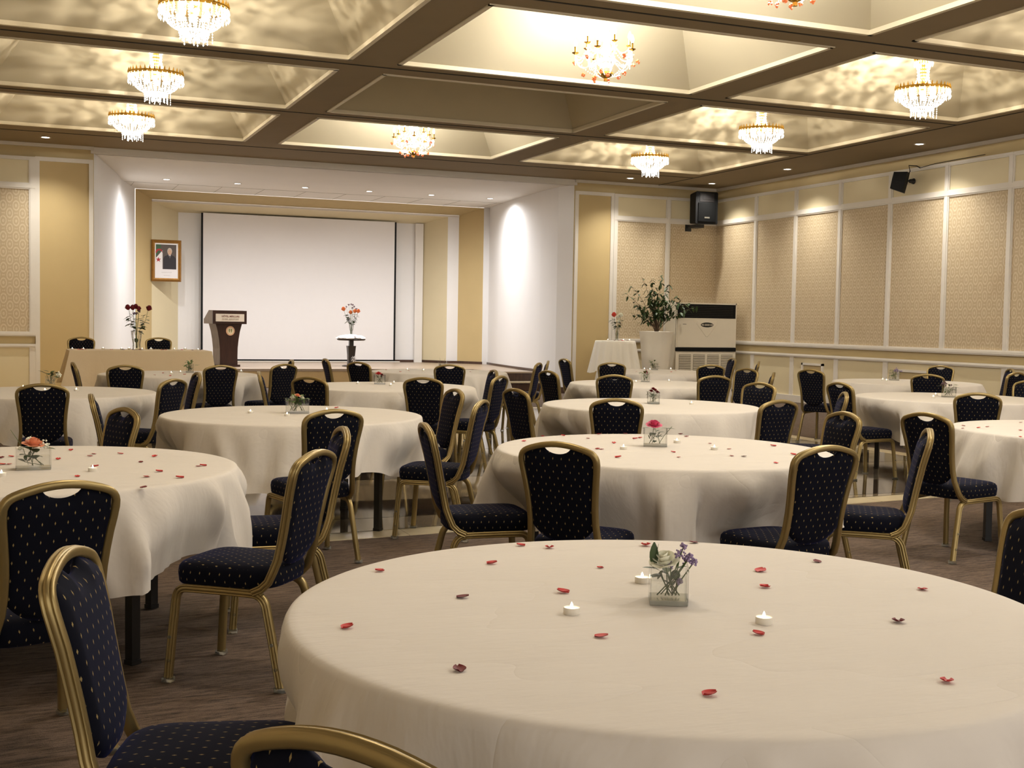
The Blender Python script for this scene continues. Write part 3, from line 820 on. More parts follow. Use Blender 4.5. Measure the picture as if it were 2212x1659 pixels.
for k, (x, y, a, z0) in CHAIRS.items():
    CP[k] = (x, y, math.radians(a), z0)
    if first:
        CH.location = (x, y, z0); CH.rotation_euler = (0, 0, math.radians(a)); tag(CH, CL[k], 'chair', CG); first = False
    else:
        copy_tree(CH, (x, y, z0), math.radians(a), CL[k], CG, 'chair')
# ------------------------------------------------------------ round tables and cloths
R = .90
def seat_limits(cx, cy, n):
    lim = [9.0] * n
    for (x, y, a, z0) in CP.values():
        if math.hypot(x - cx, y - cy) > 1.5 or z0 > 0: continue
        ca, sa = math.cos(a), math.sin(a)
        for k in range(n):
            th = 2 * PI * k / n; t = .40
            while t < 1.08:
                px, py = cx + t * math.cos(th) - x, cy + t * math.sin(th) - y
                lx, ly = px * ca + py * sa, -px * sa + py * ca
                if abs(lx) < .235 and -.34 < ly < .262: break
                t += .015
            if t < 1.08: lim[k] = min(lim[k], t - .02)
    return lim
def cloth(key, cx, cy, n=192, rows=16, drop=.36, sq=.05, seed=0, z=TZ):
    rn = random.Random(seed); lim = seat_limits(cx, cy, n)
    lim = [min(q, 1.15) for q in lim]; K = max(1, n // 48)
    for _ in range(2): lim = [min(lim[k], sum(lim[(k + q) % n] for q in range(-K, K + 1)) / (2 * K + 1)) for k in range(n)]
    folds = []
    a = rn.random()
    while a < 2 * PI + .1:
        folds.append((a, rn.uniform(.035, .09), rn.uniform(.5, 1.2) * (1 if rn.random() < .62 else -.8), rn.uniform(-.22, .22)))
        a += rn.uniform(.13, .36)
    ph = rn.uniform(0, 6.3)
    vs = []; fs = []
    for (r_, z_) in ((.2, z), (.45, z), (.7, z), (R - .03, z), (R - .012, z - .0015), (R - .002, z - .006), (R + .003, z - .015)):
        for k in range(n):
            th = 2 * PI * k / n; vs.append((r_ * math.cos(th), r_ * math.sin(th), z_))
    m = MB()
    for j in range(1, rows + 1):
        h = j / rows
        for k in range(n):
            th = 2 * PI * k / n
            D = drop + sq * math.cos(4 * th + ph) + .012 * math.sin(9 * th + ph * 2)
            fo = 0
            for (c, s_, am, dr) in folds:
                d = (th - c - dr * h + PI) % (2 * PI) - PI
                fo += am * math.exp(-(d / s_) ** 2 / 1.2)
            r_ = R + .004 + .055 * h ** .8 * (1 + .4 * math.cos(4 * th + ph)) + fo * .095 * h ** .85
            z_ = z - .015 - D * h
            w = min(1, max(0, (.71 - z_ + (TZ - z)) / .30)); w = w * w * (3 - 2 * w)
            L = min(lim[(k + q) % n] for q in (-2, -1, 0, 1, 2))
            if L < r_: r_ = r_ + (max(L, .72) - r_) * w
            vs.append((r_ * math.cos(th), r_ * math.sin(th), z_))
    nr = 7 + rows
    for i in range(nr - 1):
        for k in range(n):
            k2 = (k + 1) % n; fs.append((i * n + k, i * n + k2, (i + 1) * n + k2, (i + 1) * n + k))
    vs.append((0, 0, z)); c0 = len(vs) - 1
    for k in range(n): fs.append((c0, k, (k + 1) % n))
    m.add(vs, fs)
    return m
TL = {'T1': 'big cream linen cloth on the round table filling the foreground',
      'T2': 'cream cloth on the left front table, scattered with petals around the peach rose',
      'T3': 'cream cloth under the green posy with cream buds, middle left table',
      'T4': 'cream cloth with petals around the pink rose, second table back in the centre',
      'T5': 'cream cloth under the maroon flowers, third table back in the centre',
      'T6': 'cream cloth under the red-tipped sprigs, fourth table back in the centre',
      'T7': 'cream cloth on the farthest table before the white planter',
      'T8': 'cream cloth under the short red rose in a square vase',
      'T9': 'cream cloth on the table just below the stage pedestal',
      'T10': 'cream cloth on the round table at the left picture edge behind a broad chair',
      'T11': 'cream cloth on the round table between the head table and the lectern',
      'T12': 'cream cloth on the farthest right table near the wall vents',
      'T13': 'cream cloth with a dark side fold under the mauve sprigs on the right',
      'T14': 'cream cloth cut off by the right picture edge with small petals'}
TT = {'T1': 'round table under the cloth that fills the foreground', 'T2': 'round table with a black square leg showing below the left front cloth',
      'T3': 'round table with a black leg on the marble floor, middle left', 'T4': 'round table under the pink rose cloth', 'T5': 'round table under the maroon flower cloth',
      'T6': 'round table under the red-tipped sprig cloth', 'T7': 'farthest round table before the planter', 'T8': 'round table under the short red rose cloth', 'T9': 'round table just below the stage',
      'T10': 'round table at the left picture edge', 'T11': 'round table in front of the head table', 'T12': 'farthest right round table', 'T13': 'round table with a thin black leg under the mauve sprig cloth',
      'T14': 'round table cut by the right picture edge'}
def make_table():
    t = empty('round_table', (0, 0, 0), cat='table')
    MB().lathe([(0, .722), (.89, .722), (.894, .726), (.894, .752), (.89, .757), (0, .757)], 64).build('tabletop', M['wood'], t, smooth=40)
    for k in range(4):
        a = PI / 4 + k * PI / 2; x, y = .69 * math.cos(a), .69 * math.sin(a)
        g = MB().box(-.021, .021, -.021, .021, .012, .722); g.box(-.024, .024, -.024, .024, 0, .02)
        g.build('leg', M['blackmetal'], t, loc=(x, y, 0), rot=(0, 0, a))
    g = MB(); g.box(-.5, .5, -.015, .015, .68, .722).box(-.015, .015, -.5, .5, .68, .722); g.build('under_frame', M['blackmetal'], t)
    return t
LEGROT = {'T2': -55, 'T3': -46, 'T13': 217, 'T14': 160}
tp = make_table(); index_kids()
for i, (k, (x, y)) in enumerate(DATA['tables'].items()):
    rz = math.radians(LEGROT.get(k, 20 + i * 17) - 45)
    if i == 0: tp.location = (x, y, 0); tp.rotation_euler = (0, 0, rz); tag(tp, TT[k], 'table', 'round banquet tables')
    else: copy_tree(tp, (x, y, 0), rz, TT[k], 'round banquet tables', 'table')
    big = k in ('T1', 'T2', 'T4')
    o = cloth(k, x, y, 288 if big else 160, 18 if big else 12, .355 if k != 'T1' else .40, .05, seed=11 + i).build('tablecloth', M['cloth'], smooth=180, loc=(x, y, 0))
    tag(o, TL[k], 'tablecloth', 'cream round tablecloths')
# ------------------------------------------------------------ petals and tea lights
ORD = ['', 'leftmost', 'second from left', 'third from left', 'fourth from left', 'fifth from left', 'sixth from left', 'seventh from left', 'eighth from left', 'ninth from left', 'tenth from left']
ORD += ['%dth from left' % k for k in range(11, 21)] + ['21st from left', '22nd from left', '23rd from left']
def camx(x, y): return (x * r[0] + y * r[1]) / (x * fw[0] + y * fw[1])
def petal_mesh(seed):
    rn = random.Random(seed); m = MB(); N = 6; vs = []; fs = []
    L = .0135; W = .0125; cu = rn.uniform(.0015, .005)
    for j in range(N + 1):
        t = j / N; w = W * math.sin(PI * (t * .86 + .1)) ** .7
        for i in range(5):
            s = -1 + i / 2
            vs.append(((t - .5) * 2 * L, s * w, .0012 + cu * s * s * (1 - .3 * t) + .004 * t * t))
    for j in range(N):
        for i in range(4): fs.append((j * 5 + i, j * 5 + i + 1, j * 5 + i + 6, j * 5 + i + 5))
    b_ = len(vs)
    vs += [(a, b2, c + .0009) for (a, b2, c) in vs]; fs += [tuple(q + b_ for q in reversed(f)) for f in fs]
    return m.add(vs, fs)
PM = [petal_mesh(s) for s in range(4)]
PO = []
for s in range(4):
    for mm in ('redpetal', 'darkred'):
        o = PM[s].build('rose_petal', M[mm], smooth=180); PO.append(o.data); bpy.data.objects.remove(o)
def put_petal(x, y, z, label, group, sc=1.0, dark=.25):
    d = PO[RNG.randrange(4) * 2 + (1 if RNG.random() < dark else 0)]
    o = bpy.data.objects.new('rose_petal', d); COL.objects.link(o)
    s = sc * RNG.uniform(.8, 1.15); o.scale = (s, s, s); o.location = (x, y, z); o.rotation_euler = (0, 0, RNG.uniform(0, 6.28))
    tag(o, label, 'petal', group)
for k, L in DATA['pet'].items():
    L = sorted(L, key=lambda q: camx(*q)); n = len(L)
    for i, (x, y) in enumerate(L):
        lab = ('red rose petal on ' + TNAME[k] + (', ' + ORD[i + 1] if n > 1 else ''))
        sc = 1.0 if k == 'T1' else .95
        if k == 'T1' and i == 8: sc = .6
        put_petal(x, y, TZ, lab, 'rose petals on ' + TNAME[k], sc * 1.12, .35 if k == 'T1' and y < 2.3 else .12)
def tea_light():
    t = empty('tea_light', (0, 0, 0))
    MB().lathe([(0, 0), (.0185, 0), (.0192, .001), (.0195, .0155), (.0188, .016), (.018, .0155), (.018, .012), (0, .012)], 28).build('cup', M['cup'], t, smooth=40)
    MB().lathe([(0, .0135), (.0178, .0135), (.0176, .0142), (.006, .0138), (0, .0136)], 24).build('wax', M['wax'], t, smooth=40)
    MB().lathe([(0.0005, .0135), (.0028, .0150), (.0038, .0180), (.0030, .0225), (.0012, .0265), (0, .029)], 12).build('flame', M['flame'], t, smooth=180)
    return t
tl0 = tea_light(); index_kids(); used = [False]
def put_tea(x, y, z, label, group, sc=1.0):
    if not used[0]:
        tl0.location = (x, y, z); tag(tl0, label, 'candle', group); tl0.scale = (sc,) * 3; used[0] = True
    else: copy_tree(tl0, (x, y, z), 0, label, group, 'candle', (sc,) * 3)
for k, L in DATA['tea'].items():
    L = sorted(L, key=lambda q: camx(*q)); n = len(L)
    for i, (x, y) in enumerate(L):
        put_tea(x, y, TZ, 'lit tea light on ' + TNAME[k] + (', ' + ORD[i + 1] if n > 1 else ''), 'tea lights on the tables', .98)
# ------------------------------------------------------------ posies
def rose(m, c, rad, mi=0, seed=0, tilt=(0, 0), cup=1.0):
    rn = random.Random(seed); c = Vector(c)
    Mx = Matrix.Rotation(tilt[0], 3, 'X') @ Matrix.Rotation(tilt[1], 3, 'Y')
    for (n, rr, hh, op) in [(a_, b_ * (1 if cup == 1 else .82), c_ * (1 if cup == 1 else 1.35), d_ * cup) for a_, b_, c_, d_ in ((3, .35, 1.0, .05), (4, .55, .95, .25), (5, .8, .8, .5), (6, 1.0, .6, .85))]:
        a0 = rn.random() * 6.3
        for k in range(n):
            a = a0 + 2 * PI * k / n; vs = []; W = 2 * PI / n * .72
            for j in range(5):
                t = j / 4
                for i in range(5):
                    s = -1 + i / 2; an = a + s * W * (.55 + .45 * t) * (1 - .25 * t * t)
                    q = rad * rr * (.25 + .75 * t ** .6 + op * .35 * t ** 3)
                    zz = rad * (hh * t * 1.15 - op * .28 * t ** 4 - .10 * s * s * t)
                    vs.append(c + Mx @ Vector((q * math.cos(an), q * math.sin(an), zz)))
            m.add(vs, [(j * 5 + i, j * 5 + i + 1, j * 5 + i + 6, j * 5 + i + 5) for j in range(4) for i in range(4)], mi)
def sprig(m, c, rad, n, seed, br=.0035):
    rn = random.Random(seed)
    for i in range(n):
        d = Vector((rn.gauss(0, 1), rn.gauss(0, 1), rn.gauss(0, .7))).normalized() * rad * rn.random() ** .5
        m.ball(Vector(c) + d, br * rn.uniform(.7, 1.3), 5, 4)
def glass_vase(x, y, z, w, d, h, rz, label):
    t = empty('glass_vase', (x, y, z), rz, label, 'vase', 'square glass vases')
    th = .004; g = MB(); a, b_ = w / 2, d / 2
    # four walls with an open top
    o = [(-a, -b_), (a, -b_), (a, b_), (-a, b_)]; i_ = [(-a + th, -b_ + th), (a - th, -b_ + th), (a - th, b_ - th), (-a + th, b_ - th)]
    vs = [(p[0], p[1], zz) for p in o for zz in (.0, h)] + [(p[0], p[1], zz) for p in i_ for zz in (.012, h)]
    fs = []
    for q in range(4):
        p = (q + 1) % 4
        fs += [(2 * q, 2 * p, 2 * p + 1, 2 * q + 1), (8 + 2 * q, 8 + 2 * q + 1, 8 + 2 * p + 1, 8 + 2 * p), (2 * q + 1, 2 * p + 1, 8 + 2 * p + 1, 8 + 2 * q + 1)]
    g.add(vs, fs).build('glass_wall', M['glass'], t)
    MB().box(-a + .001, a - .001, -b_ + .001, b_ - .001, .0005, .011).build('glass_base', M['glassbase'], t)
    MB().box(-a + th, a - th, -b_ + th, b_ - th, .0125, h * .62).build('water', M['water'], t)
    return t
def posy(key, x, y, z, w, h, rz):
    rn = random.Random(hash(key) % 97 if False else sum(map(ord, key)) * 7)
    lab = {'T1': 'ivory rose and purple statice posy with an upright green stem', 'T2': 'peach rose posy with round leaves and tiny white flowers', 'T3': 'green posy with pale cream and peach buds',
           'T4': 'pink rose posy with a leaf reaching out to the right', 'T5': 'maroon flower posy with green stems', 'T6': 'posy of green sprigs with red tips', 'T7': 'posy of upright green tulip leaves',
           'T8': 'short red rose posy in the square vase', 'T9': 'few green shoots peeping above a chair back', 'T10': 'posy of green leaves with a pale blossom behind the broad chair', 'T11': 'loose fresh green posy in front of the head table',
           'T12': 'small purple and green posy on the far right table', 'T13': 'wild mauve sprigs with green leaves, right table'}[key]
    t = empty('flower_posy', (x, y, z), rz, lab, 'flowers', 'table posies')
    st = MB(); lf = MB(); a = w * .32
    def stem(tx, ty, tz, bx=None):
        bx = rn.uniform(-a, a) if bx is None else bx
        st.tube([(bx, rn.uniform(-.01, .01), .016), (bx * .3 + tx * .5, ty * .5, (.016 + tz) / 2), (tx, ty, tz)], .0016, 5)
    def leaves(n, spread, zlo, zhi, L=(.03, .05), wd=.012, inside=3):
        for i in range(n):
            an = rn.uniform(0, 6.28); q = rn.uniform(.1, 1) * spread
            b_ = Vector((q * .5 * math.cos(an), q * .25 * math.sin(an), rn.uniform(zlo, zhi)))
            lf.leaf(b_, (math.cos(an) * 1.2, math.sin(an) * .8, rn.uniform(-.1, .9)), rn.uniform(*L), wd * rn.uniform(.8, 1.2), droop=.3)
            if i % 2 == 0: stem(*b_)
        for i in range(inside):
            lf.leaf((rn.uniform(-a, a), rn.uniform(-.01, .01), rn.uniform(.03, h * .7)), (rn.uniform(-1, 1), .1, .8), .03, .011)
    def bloom(c, rad, mat, seed, tilt=(0, 0), nm='rose'):
        m = MB(); rose(m, c, rad, 0, seed, tilt); m.build(nm, M[mat], t, smooth=180); stem(c[0], c[1], c[2])
    if key == 'T1':
        bloom((-.008, .0, h - .002), .030, 'ivory', 3, (.3, -.2))
        lf.leaf((-.036, .0, h - .01), (.0, 0, 1), .062, .011, up=Vector((0, 1, 0)), droop=0); lf.leaf((-.036, .0, h - .01), (.18, 0, 1), .060, .009, up=Vector((1, 0, 0)), droop=0)
        lf.leaf((-.034, 0, h - .012), (-1, 0, .25), .03, .009); leaves(7, .05, h - .03, h + .0, (.024, .038), .012, 7)
        m = MB()
        for (cx_, cz, rr) in ((.026, h + .026, .016), (.044, h + .010, .014), (.034, h + .044, .009), (.004, h - .001, .010), (.060, h + .008, .009), (.05, h + .022, .008), (.026, h - .04, .008)):
            sprig(m, (cx_, -.006, cz), rr, 26, int(cx_ * 1e4), .0028); stem(cx_, -.004, cz)
        tag(m.build('statice', M['purple'], t, smooth=180), kind='stuff')
    elif key == 'T2':
        bloom((.0, 0, h + .002), .038, 'peach', 5, (.15, .1)); leaves(8, .11, .03, h, (.035, .05), .018, 7)
        m = MB(); sprig(m, (.045, 0, h + .01), .022, 26, 1, .004); sprig(m, (-.02, 0, h + .045), .01, 8, 2, .004); sprig(m, (-.05, 0, h + .0), .012, 10, 3, .004); m.build('small_white_flowers', M['ivory'], t, smooth=180)
        st.tube([(-.02, 0, .02), (-.04, 0, h), (-.09, 0, h + .08)], .001, 4)
    elif key == 'T3':
        for i, (cx_, cz) in enumerate(((-.03, .005), (.0, .018), (.028, .004))): bloom((cx_, 0, h + cz), .018, 'peach' if i == 1 else 'ivory', i, (.2, .2 * i))
        leaves(26, .12, h - .02, h + .02, (.035, .055), .012, 9)
    elif key == 'T4':
        bloom((-.01, 0, h + .004), .036, 'pink', 9, (.25, .05)); leaves(7, .10, .03, h, (.03, .045), .016, 7)
        for (bx, dx) in ((.03, 1), (.06, 1.2), (-.03, -1)): lf.leaf((bx, 0, h), (dx, 0, .15), .05, .012)
        stem(.09, 0, h + .01)
        m = MB(); sprig(m, (.0, -.01, h + .0), .018, 14, 4, .004); m.build('small_white_flowers', M['ivory'], t, smooth=180)
    elif key == 'T5':
        for i, (cx_, cz) in enumerate(((-.02, .0), (.012, .008), (.032, -.01), (-.004, .018))): bloom((cx_, 0, h + cz), .018, 'darkred', i, (.1, .2))
        leaves(12, .08, h - .05, h, (.03, .05), .009, 8)
    elif key == 'T6':
        m = MB(); sprig(m, (0, 0, h + .01), .03, 30, 8, .006); m.build('red_tips', M['darkred'], t, smooth=180); leaves(18, .10, h - .03, h + .03, (.04, .07), .010, 6)
    elif key == 'T8':
        bloom((-.012, 0, h + .0), .026, 'redpetal', 2, (.2, .0)); bloom((.02, 0, h - .01), .018, 'darkred', 4, (.3, .3)); leaves(12, .09, .02, h, (.03, .05), .010, 8)
    elif key in ('T7', 'T9', 'T11'):
        leaves(22 if key != 'T9' else 6, .11, h - .05, h + .03, (.05, .08), .013, 5)
        if key == 'T9': lf.leaf((-.02, 0, h), (-.2, 0, 1), .09, .014, droop=.1); lf.leaf((.02, 0, h), (.3, 0, 1), .08, .012, droop=.1)
    elif key == 'T10':
        leaves(16, .12, h - .02, h + .04, (.05, .075), .018, 4)
        m = MB(); sprig(m, (.07, 0, h + .01), .03, 30, 8, .007); m.build('pale_blossom', M['ivory'], t, smooth=180); stem(.07, 0, h)
    else:
        leaves(18, .12, h - .03, h + .03, (.04, .075), .012, 7)
        m = MB(); c0 = -.05 if key == 'T13' else .02
        sprig(m, (c0, 0, h + .03), .035, 34, 8, .006); sprig(m, (c0 + .06, 0, h + .02), .02, 14, 9, .005); m.build('mauve_sprig', M['purple' if key == 'T12' else 'mauve'], t, smooth=180); stem(c0, 0, h + .02)
    st.build('stems', M['stem'], t, smooth=180)
    lf.build('leaves', M['leaf2'] if key in ('T3', 'T7', 'T9', 'T11', 'T6', 'T13', 'T12') else M['leaf'], t, smooth=180)
VL = {k: v for k, v in (('T1', 'small clear square vase of water on the front table'), ('T2', 'wide rectangular clear vase holding the peach rose'), ('T3', 'wide clear vase holding the cream-budded greens'),
      ('T4', 'clear rectangular vase holding the pink rose'), ('T5', 'clear square vase holding the maroon flowers'), ('T6', 'clear square vase holding the red-tipped sprigs'), ('T7', 'clear vase with tulip leaves on the farthest table'),
      ('T8', 'clear square vase holding the short red rose'), ('T9', 'clear vase hidden behind a chair on the table below the stage'), ('T10', 'clear vase behind the broad chair on the left edge table'),
      ('T11', 'clear vase with loose greens before the head table'), ('T12', 'clear vase on the far right table near the wall'), ('T13', 'clear vase holding the mauve sprigs'))}
for k, (x, y, w) in DATA['vases'].items():
    h = .092 if k in ('T1', 'T2') else .10
    d = w if k in ('T1', 'T5', 'T6', 'T7', 'T9') else .085
    view = math.atan2(-x, y) + .05
    # measured point is the near bottom edge: step back half a depth
    L = math.hypot(x, y); x2, y2 = x + x / L * d / 2, y + y / L * d / 2
    glass_vase(x2, y2, TZ + .001, w, d, h, view, VL[k]); posy(k, x2, y2, TZ + .001, w, h, view)
# ------------------------------------------------------------ head table on the low platform
HX0, HX1, HY0, HY1, HZ = .60, 2.43, 16.75, 17.50, .2
t = empty('banquet_table', ((HX0 + HX1) / 2, (HY0 + HY1) / 2, HZ), .02, 'long rectangular head table under a beige cloth on the left', 'table')
a, b_ = (HX1 - HX0) / 2 - .02, (HY1 - HY0) / 2 - .02
MB().box(-a, a, -b_, b_, .725, .755).build('tabletop', M['wood'], t)
for sx in (-1, 1):
    for sy in (-1, 1):
        MB().box(-.02, .02, -.02, .02, 0, .725).build('leg', M['blackmetal'], t, loc=(sx * (a - .08), sy * (b_ - .06), 0))
def rect_cloth():
    m = MB(); A, B = a + .022, b_ + .022; z = .762; N = 160; rn = random.Random(5)
    per = []
    for k in range(N):
        s = k / N * 4; q = int(s); f = s - q
        if q == 0: p = (-A + 2 * A * f, -B); nn = (0, -1)
        elif q == 1: p = (A, -B + 2 * B * f); nn = (1, 0)
        elif q == 2: p = (A - 2 * A * f, B); nn = (0, 1)
        else: p = (-A, B - 2 * B * f); nn = (-1, 0)
        c = max(0, 1 - min(f, 1 - f) * 2 * (A if q % 2 == 0 else B) / .28)
        cs = [(-A, -B), (A, -B), (A, B), (-A, B)][q if f < .5 else (q + 1) % 4]
        dx, dy = p[0] - cs[0], p[1] - cs[1]
        cd = Vector((math.copysign(1, cs[0]), math.copysign(1, cs[1]))).normalized()
        per.append((p, Vector(nn) * (1 - c) + cd * c, c))
    vs = [(0, 0, z)]; fs = []
    rings = 14
    for j in range(rings):
        for k, (p, nn, c) in enumerate(per):
            if j == 0: vs.append((p[0] * .98, p[1] * .98, z)); continue
            h = (j - 1) / (rings - 2)
            side = 1 if nn[0] < -.5 else 0
            D = .60 - .18 * side + .05 * c
            off = .004 + .03 * h + c * .13 * h ** 1.1 + .012 * h * math.sin(k * .9) + .006 * h * math.sin(k * .31 + 2)
            vs.append((p[0] + nn[0] * off, p[1] + nn[1] * off, z - .004 - D * h))
    for k in range(N): fs.append((0, 1 + k, 1 + (k + 1) % N))
    for j in range(rings - 1):
        for k in range(N):
            k2 = (k + 1) % N; fs.append((1 + j * N + k, 1 + j * N + k2, 1 + (j + 1) * N + k2, 1 + (j + 1) * N + k))
    return m.add(vs, fs)
o = rect_cloth().build('tablecloth', M['cloth3'], smooth=50, loc=t.location, rot=(0, 0, .02)); tag(o, 'beige cloth with square corners hanging over the head table', 'tablecloth')
HT = HZ + .7625
LH = sorted(DATA['headlights'], key=lambda q: camx(*q))
for i, (x, y) in enumerate(LH):
    dd = [.1, .05, .35, .2, .4, .1, .3, .12, .45, .08][i]; s = (17.0 + dd) / y; x, y = x * s, y * s
    put_tea(min(max(x, HX0 + .05), HX1 - .06), y, HT, 'lit tea light on the head table, ' + ORD[i + 1], 'tea lights on the head table', 1.05)
hp = [(.72, 17.0), (.75, 17.05), (.78, 17.02), (.81, 17.06), (1.15, 17.1), (1.3, 17.1), (1.42, 17.05), (1.52, 17.08), (1.80, 17.02), (1.83, 17.08), (1.86, 17.04), (2.08, 17.1), (2.22, 17.08), (2.33, 17.12)]
for i, (x, y) in enumerate(hp): put_petal(x, y, HT, 'red rose petal on the head table, ' + ORD[i + 1], 'rose petals on the head table', 1.5, .4)
# ------------------------------------------------------------ tall flower vases
def tall_vase(x, y, z, h, r0, r1, label):
    v = empty('bud_vase', (x, y, z), 0, label, 'vase', 'tall clear vases')
    MB().lathe([(0, .001), (r0, .001), (r0 * 1.02, .01), (r0 * .92, h * .3), (r1 * .9, h * .7), (r1, h)], 20).build('glass_body', M['glass'], v, smooth=180)
    MB().lathe([(0, .012), (r0 * .86, .012), (r0 * .84, h * .3), (r1 * .8, h * .55), (0, h * .55)], 16).build('water', M['water'], v, smooth=60)
    return v
def bouquet(x, y, z, h, label, blooms, nl, width, rn, lw=.016, lmat='leaf', buds=()):
    t = empty('flower_bouquet', (x, y, z), -.38, label, 'flowers', 'tall bouquets')
    st = MB(); lf = MB()
    for i, (bx, bz, rad, mat) in enumerate(blooms):
        m = MB(); rose(m, (bx, rn.uniform(-.03, .03), bz), rad, 0, i, (rn.uniform(-.3, .3), bx * 2), .3); m.build('bloom', M[mat], t, smooth=180)
        st.tube([(rn.uniform(-.015, .015), 0, .02), (bx * .25, 0, h), (bx * .8, 0, bz * .75), (bx, 0, bz)], .0028, 5)
    for (bx, bz, mat) in buds:
        m = MB(); sprig(m, (bx, 0, bz), .022, 12, int(bz * 1e3), .008); m.build('bud_sprig', M[mat], t, smooth=180)
        st.tube([(rn.uniform(-.01, .01), 0, .02), (bx * .2, 0, h), (bx, 0, bz)], .002, 4)
    for i in range(nl):
        q = rn.uniform(-1, 1); zz = rn.uniform(h * .95, h + (max(b_[1] for b_ in blooms) - h) * .72)
        s_ = .25 + .75 * (zz - h * .9) / (h)
        lf.leaf((q * width * min(s_, 1), rn.uniform(-.04, .04), zz), (math.copysign(1, q) * rn.uniform(.4, 1), rn.uniform(-.5, .5), rn.uniform(-.3, .8)), rn.uniform(.05, .085), lw * rn.uniform(.9, 1.5), droop=.3)
    for i in range(4): lf.leaf((rn.uniform(-.02, .02), 0, rn.uniform(.05, h * .5)), (rn.uniform(-.3, .3), 0, 1), .07, .010)
    st.build('stems', M['stem'], t, smooth=180); lf.build('leaves', M[lmat], t, smooth=180)
RN = random.Random(21)
rvx, rvy = 1.49, 17.25
tall_vase(rvx, rvy, HT, .26, .055, .075, 'clear flared vase of red roses on the head table')
bouquet(rvx, rvy, HT, .26, 'red roses with purple sprigs standing on the head table',
        [(-.105, .545, .050, 'darkred'), (-.05, .545, .048, 'darkred'), (-.015, .56, .046, 'darkred'), (.03, .54, .04, 'darkred'), (.155, .54, .050, 'darkred')], 60, .15, RN, lw=.026,
        buds=((.0, .50, 'mauve'), (.03, .53, 'mauve'), (-.03, .50, 'purple')))
# ------------------------------------------------------------ pedestal table on the stage
pt = empty('pedestal_table', (6.82, 26.0, ST), 0, 'small dark wooden pedestal table standing on the stage', 'table')
MB().lathe([(0, .575), (.28, .575), (.315, .590), (.317, .605), (.31, .612), (0, .612)], 40).build('tabletop', M['wenge'], pt, smooth=40)
MB().box(-.045, .045, -.045, .045, .44, .576).build('neck', M['wenge'], pt)
m = MB(); pf_ = [(.09, .455), (.085, .42), (.072, .25), (.068, .1), (.075, .03)]
for (w0, z0), (w1, z1) in zip(pf_[:-1], pf_[1:]):
    m.add([(sx * w, sy * w, z) for (w, z) in ((w0, z0), (w1, z1)) for (sx, sy) in ((-1, -1), (1, -1), (1, 1), (-1, 1))], [(0, 1, 5, 4), (1, 2, 6, 5), (2, 3, 7, 6), (3, 0, 4, 7)])
m.box(-.09, .09, -.09, .09, .450, .456); m.build('column', M['wenge'], pt)
MB().lathe([(0, 0), (.2, 0), (.2, .015), (.16, .03), (0, .032)], 32).build('base', M['wenge'], pt, smooth=40)
def tulle(m, c, R_, H_, seed, n=90):
    rn = random.Random(seed)
    for i in range(n):
        an = rn.uniform(0, 6.28); q = R_ * rn.random() ** .5
        p = Vector(c) + Vector((q * math.cos(an), q * math.sin(an), 0)); hh = H_ * (1 - (q / R_) ** 2) ** .5 + .01
        m.ball(p + Vector((0, 0, hh * .45)), 1.0, 7, 5, sq=(R_ * .22, R_ * .22, hh * .5))
m = MB(); tulle(m, (0, 0, 0), .30, .10, 3); o = m.build('tulle_drape', M['tulle'], smooth=180, loc=(6.82, 26.0, ST + .613)); tag(o, 'cloud of white tulle heaped on the pedestal table top', 'tulle')
m = MB(); rn = random.Random(2)
for i in range(60):
    d = Vector((rn.gauss(0, 1), rn.gauss(0, 1), rn.gauss(0, 1))).normalized()
    m.leaf(d * .01, d, .075, .012, droop=.1)
o = m.build('tulle_bow', M['tulle'], smooth=180, loc=(6.85, 25.86, ST + .17)); tag(o, 'white tulle bow tied low on the pedestal column', 'bow')
tall_vase(6.82, 26.0, ST + .70, .24, .03, .055, 'slim clear vase on the white tulle of the pedestal table')
bouquet(6.82, 26.0, ST + .70, .24, 'orange flowers with dark sprigs on the pedestal table',
        [(-.16, .53, .062, 'orange'), (-.02, .46, .056, 'orange'), (.07, .49, .055, 'orange'), (.14, .49, .058, 'orange')], 60, .15, RN, lw=.03,
        buds=((-.12, .62, 'mauve'), (-.06, .67, 'mauve'), (-.01, .68, 'mauve'), (.03, .67, 'mauve'), (.02, .6, 'mauve'), (.06, .63, 'mauve'), (.11, .58, 'mauve')))
for i, (x, y, z) in enumerate(((6.83, 25.72, ST + .66), (6.90, 25.74, ST + .69))):
    put_petal(x, y, z, 'red petal on the white tulle, ' + ('left' if i == 0 else 'right') + ' of two', 'petals on the tulle', 1.2)
put_tea(5.02, SY + .1, ST, 'single tea light on the stage edge between two chair backs', 'tea lights on the stage', 1.0)
# ------------------------------------------------------------ lectern
lt = empty('lectern', (4.03, 25.75, ST), .30, 'dark mahogany lectern with a cream name plate and round emblem on stage', 'lectern')
m = MB(); prof = [(.205, .04), (.200, .20), (.205, .40), (.225, .58), (.255, .75), (.30, .905)]
for (w0, z0), (w1, z1) in zip(prof[:-1], prof[1:]): m.add([(-w0, -.15, z0), (w0, -.15, z0), (w1, -.15, z1), (-w1, -.15, z1)], [(0, 1, 2, 3)])
m.build('front_panel', M['wood'], lt, smooth=60)
for s in (-1, 1):
    m = MB()
    for (w0, z0), (w1, z1) in zip(prof[:-1], prof[1:]): m.add([(s * w0, -.15, z0), (s * (w0 + .004), .17, z0), (s * (w1 + .004), .17, z1), (s * w1, -.15, z1)], [(0, 1, 2, 3)])
    m.build('side_panel', M['woodside'], lt, smooth=60)
m = MB().box(-.385, .385, -.20, -.17, .905, 1.185); m.build('fascia', M['wood'], lt)
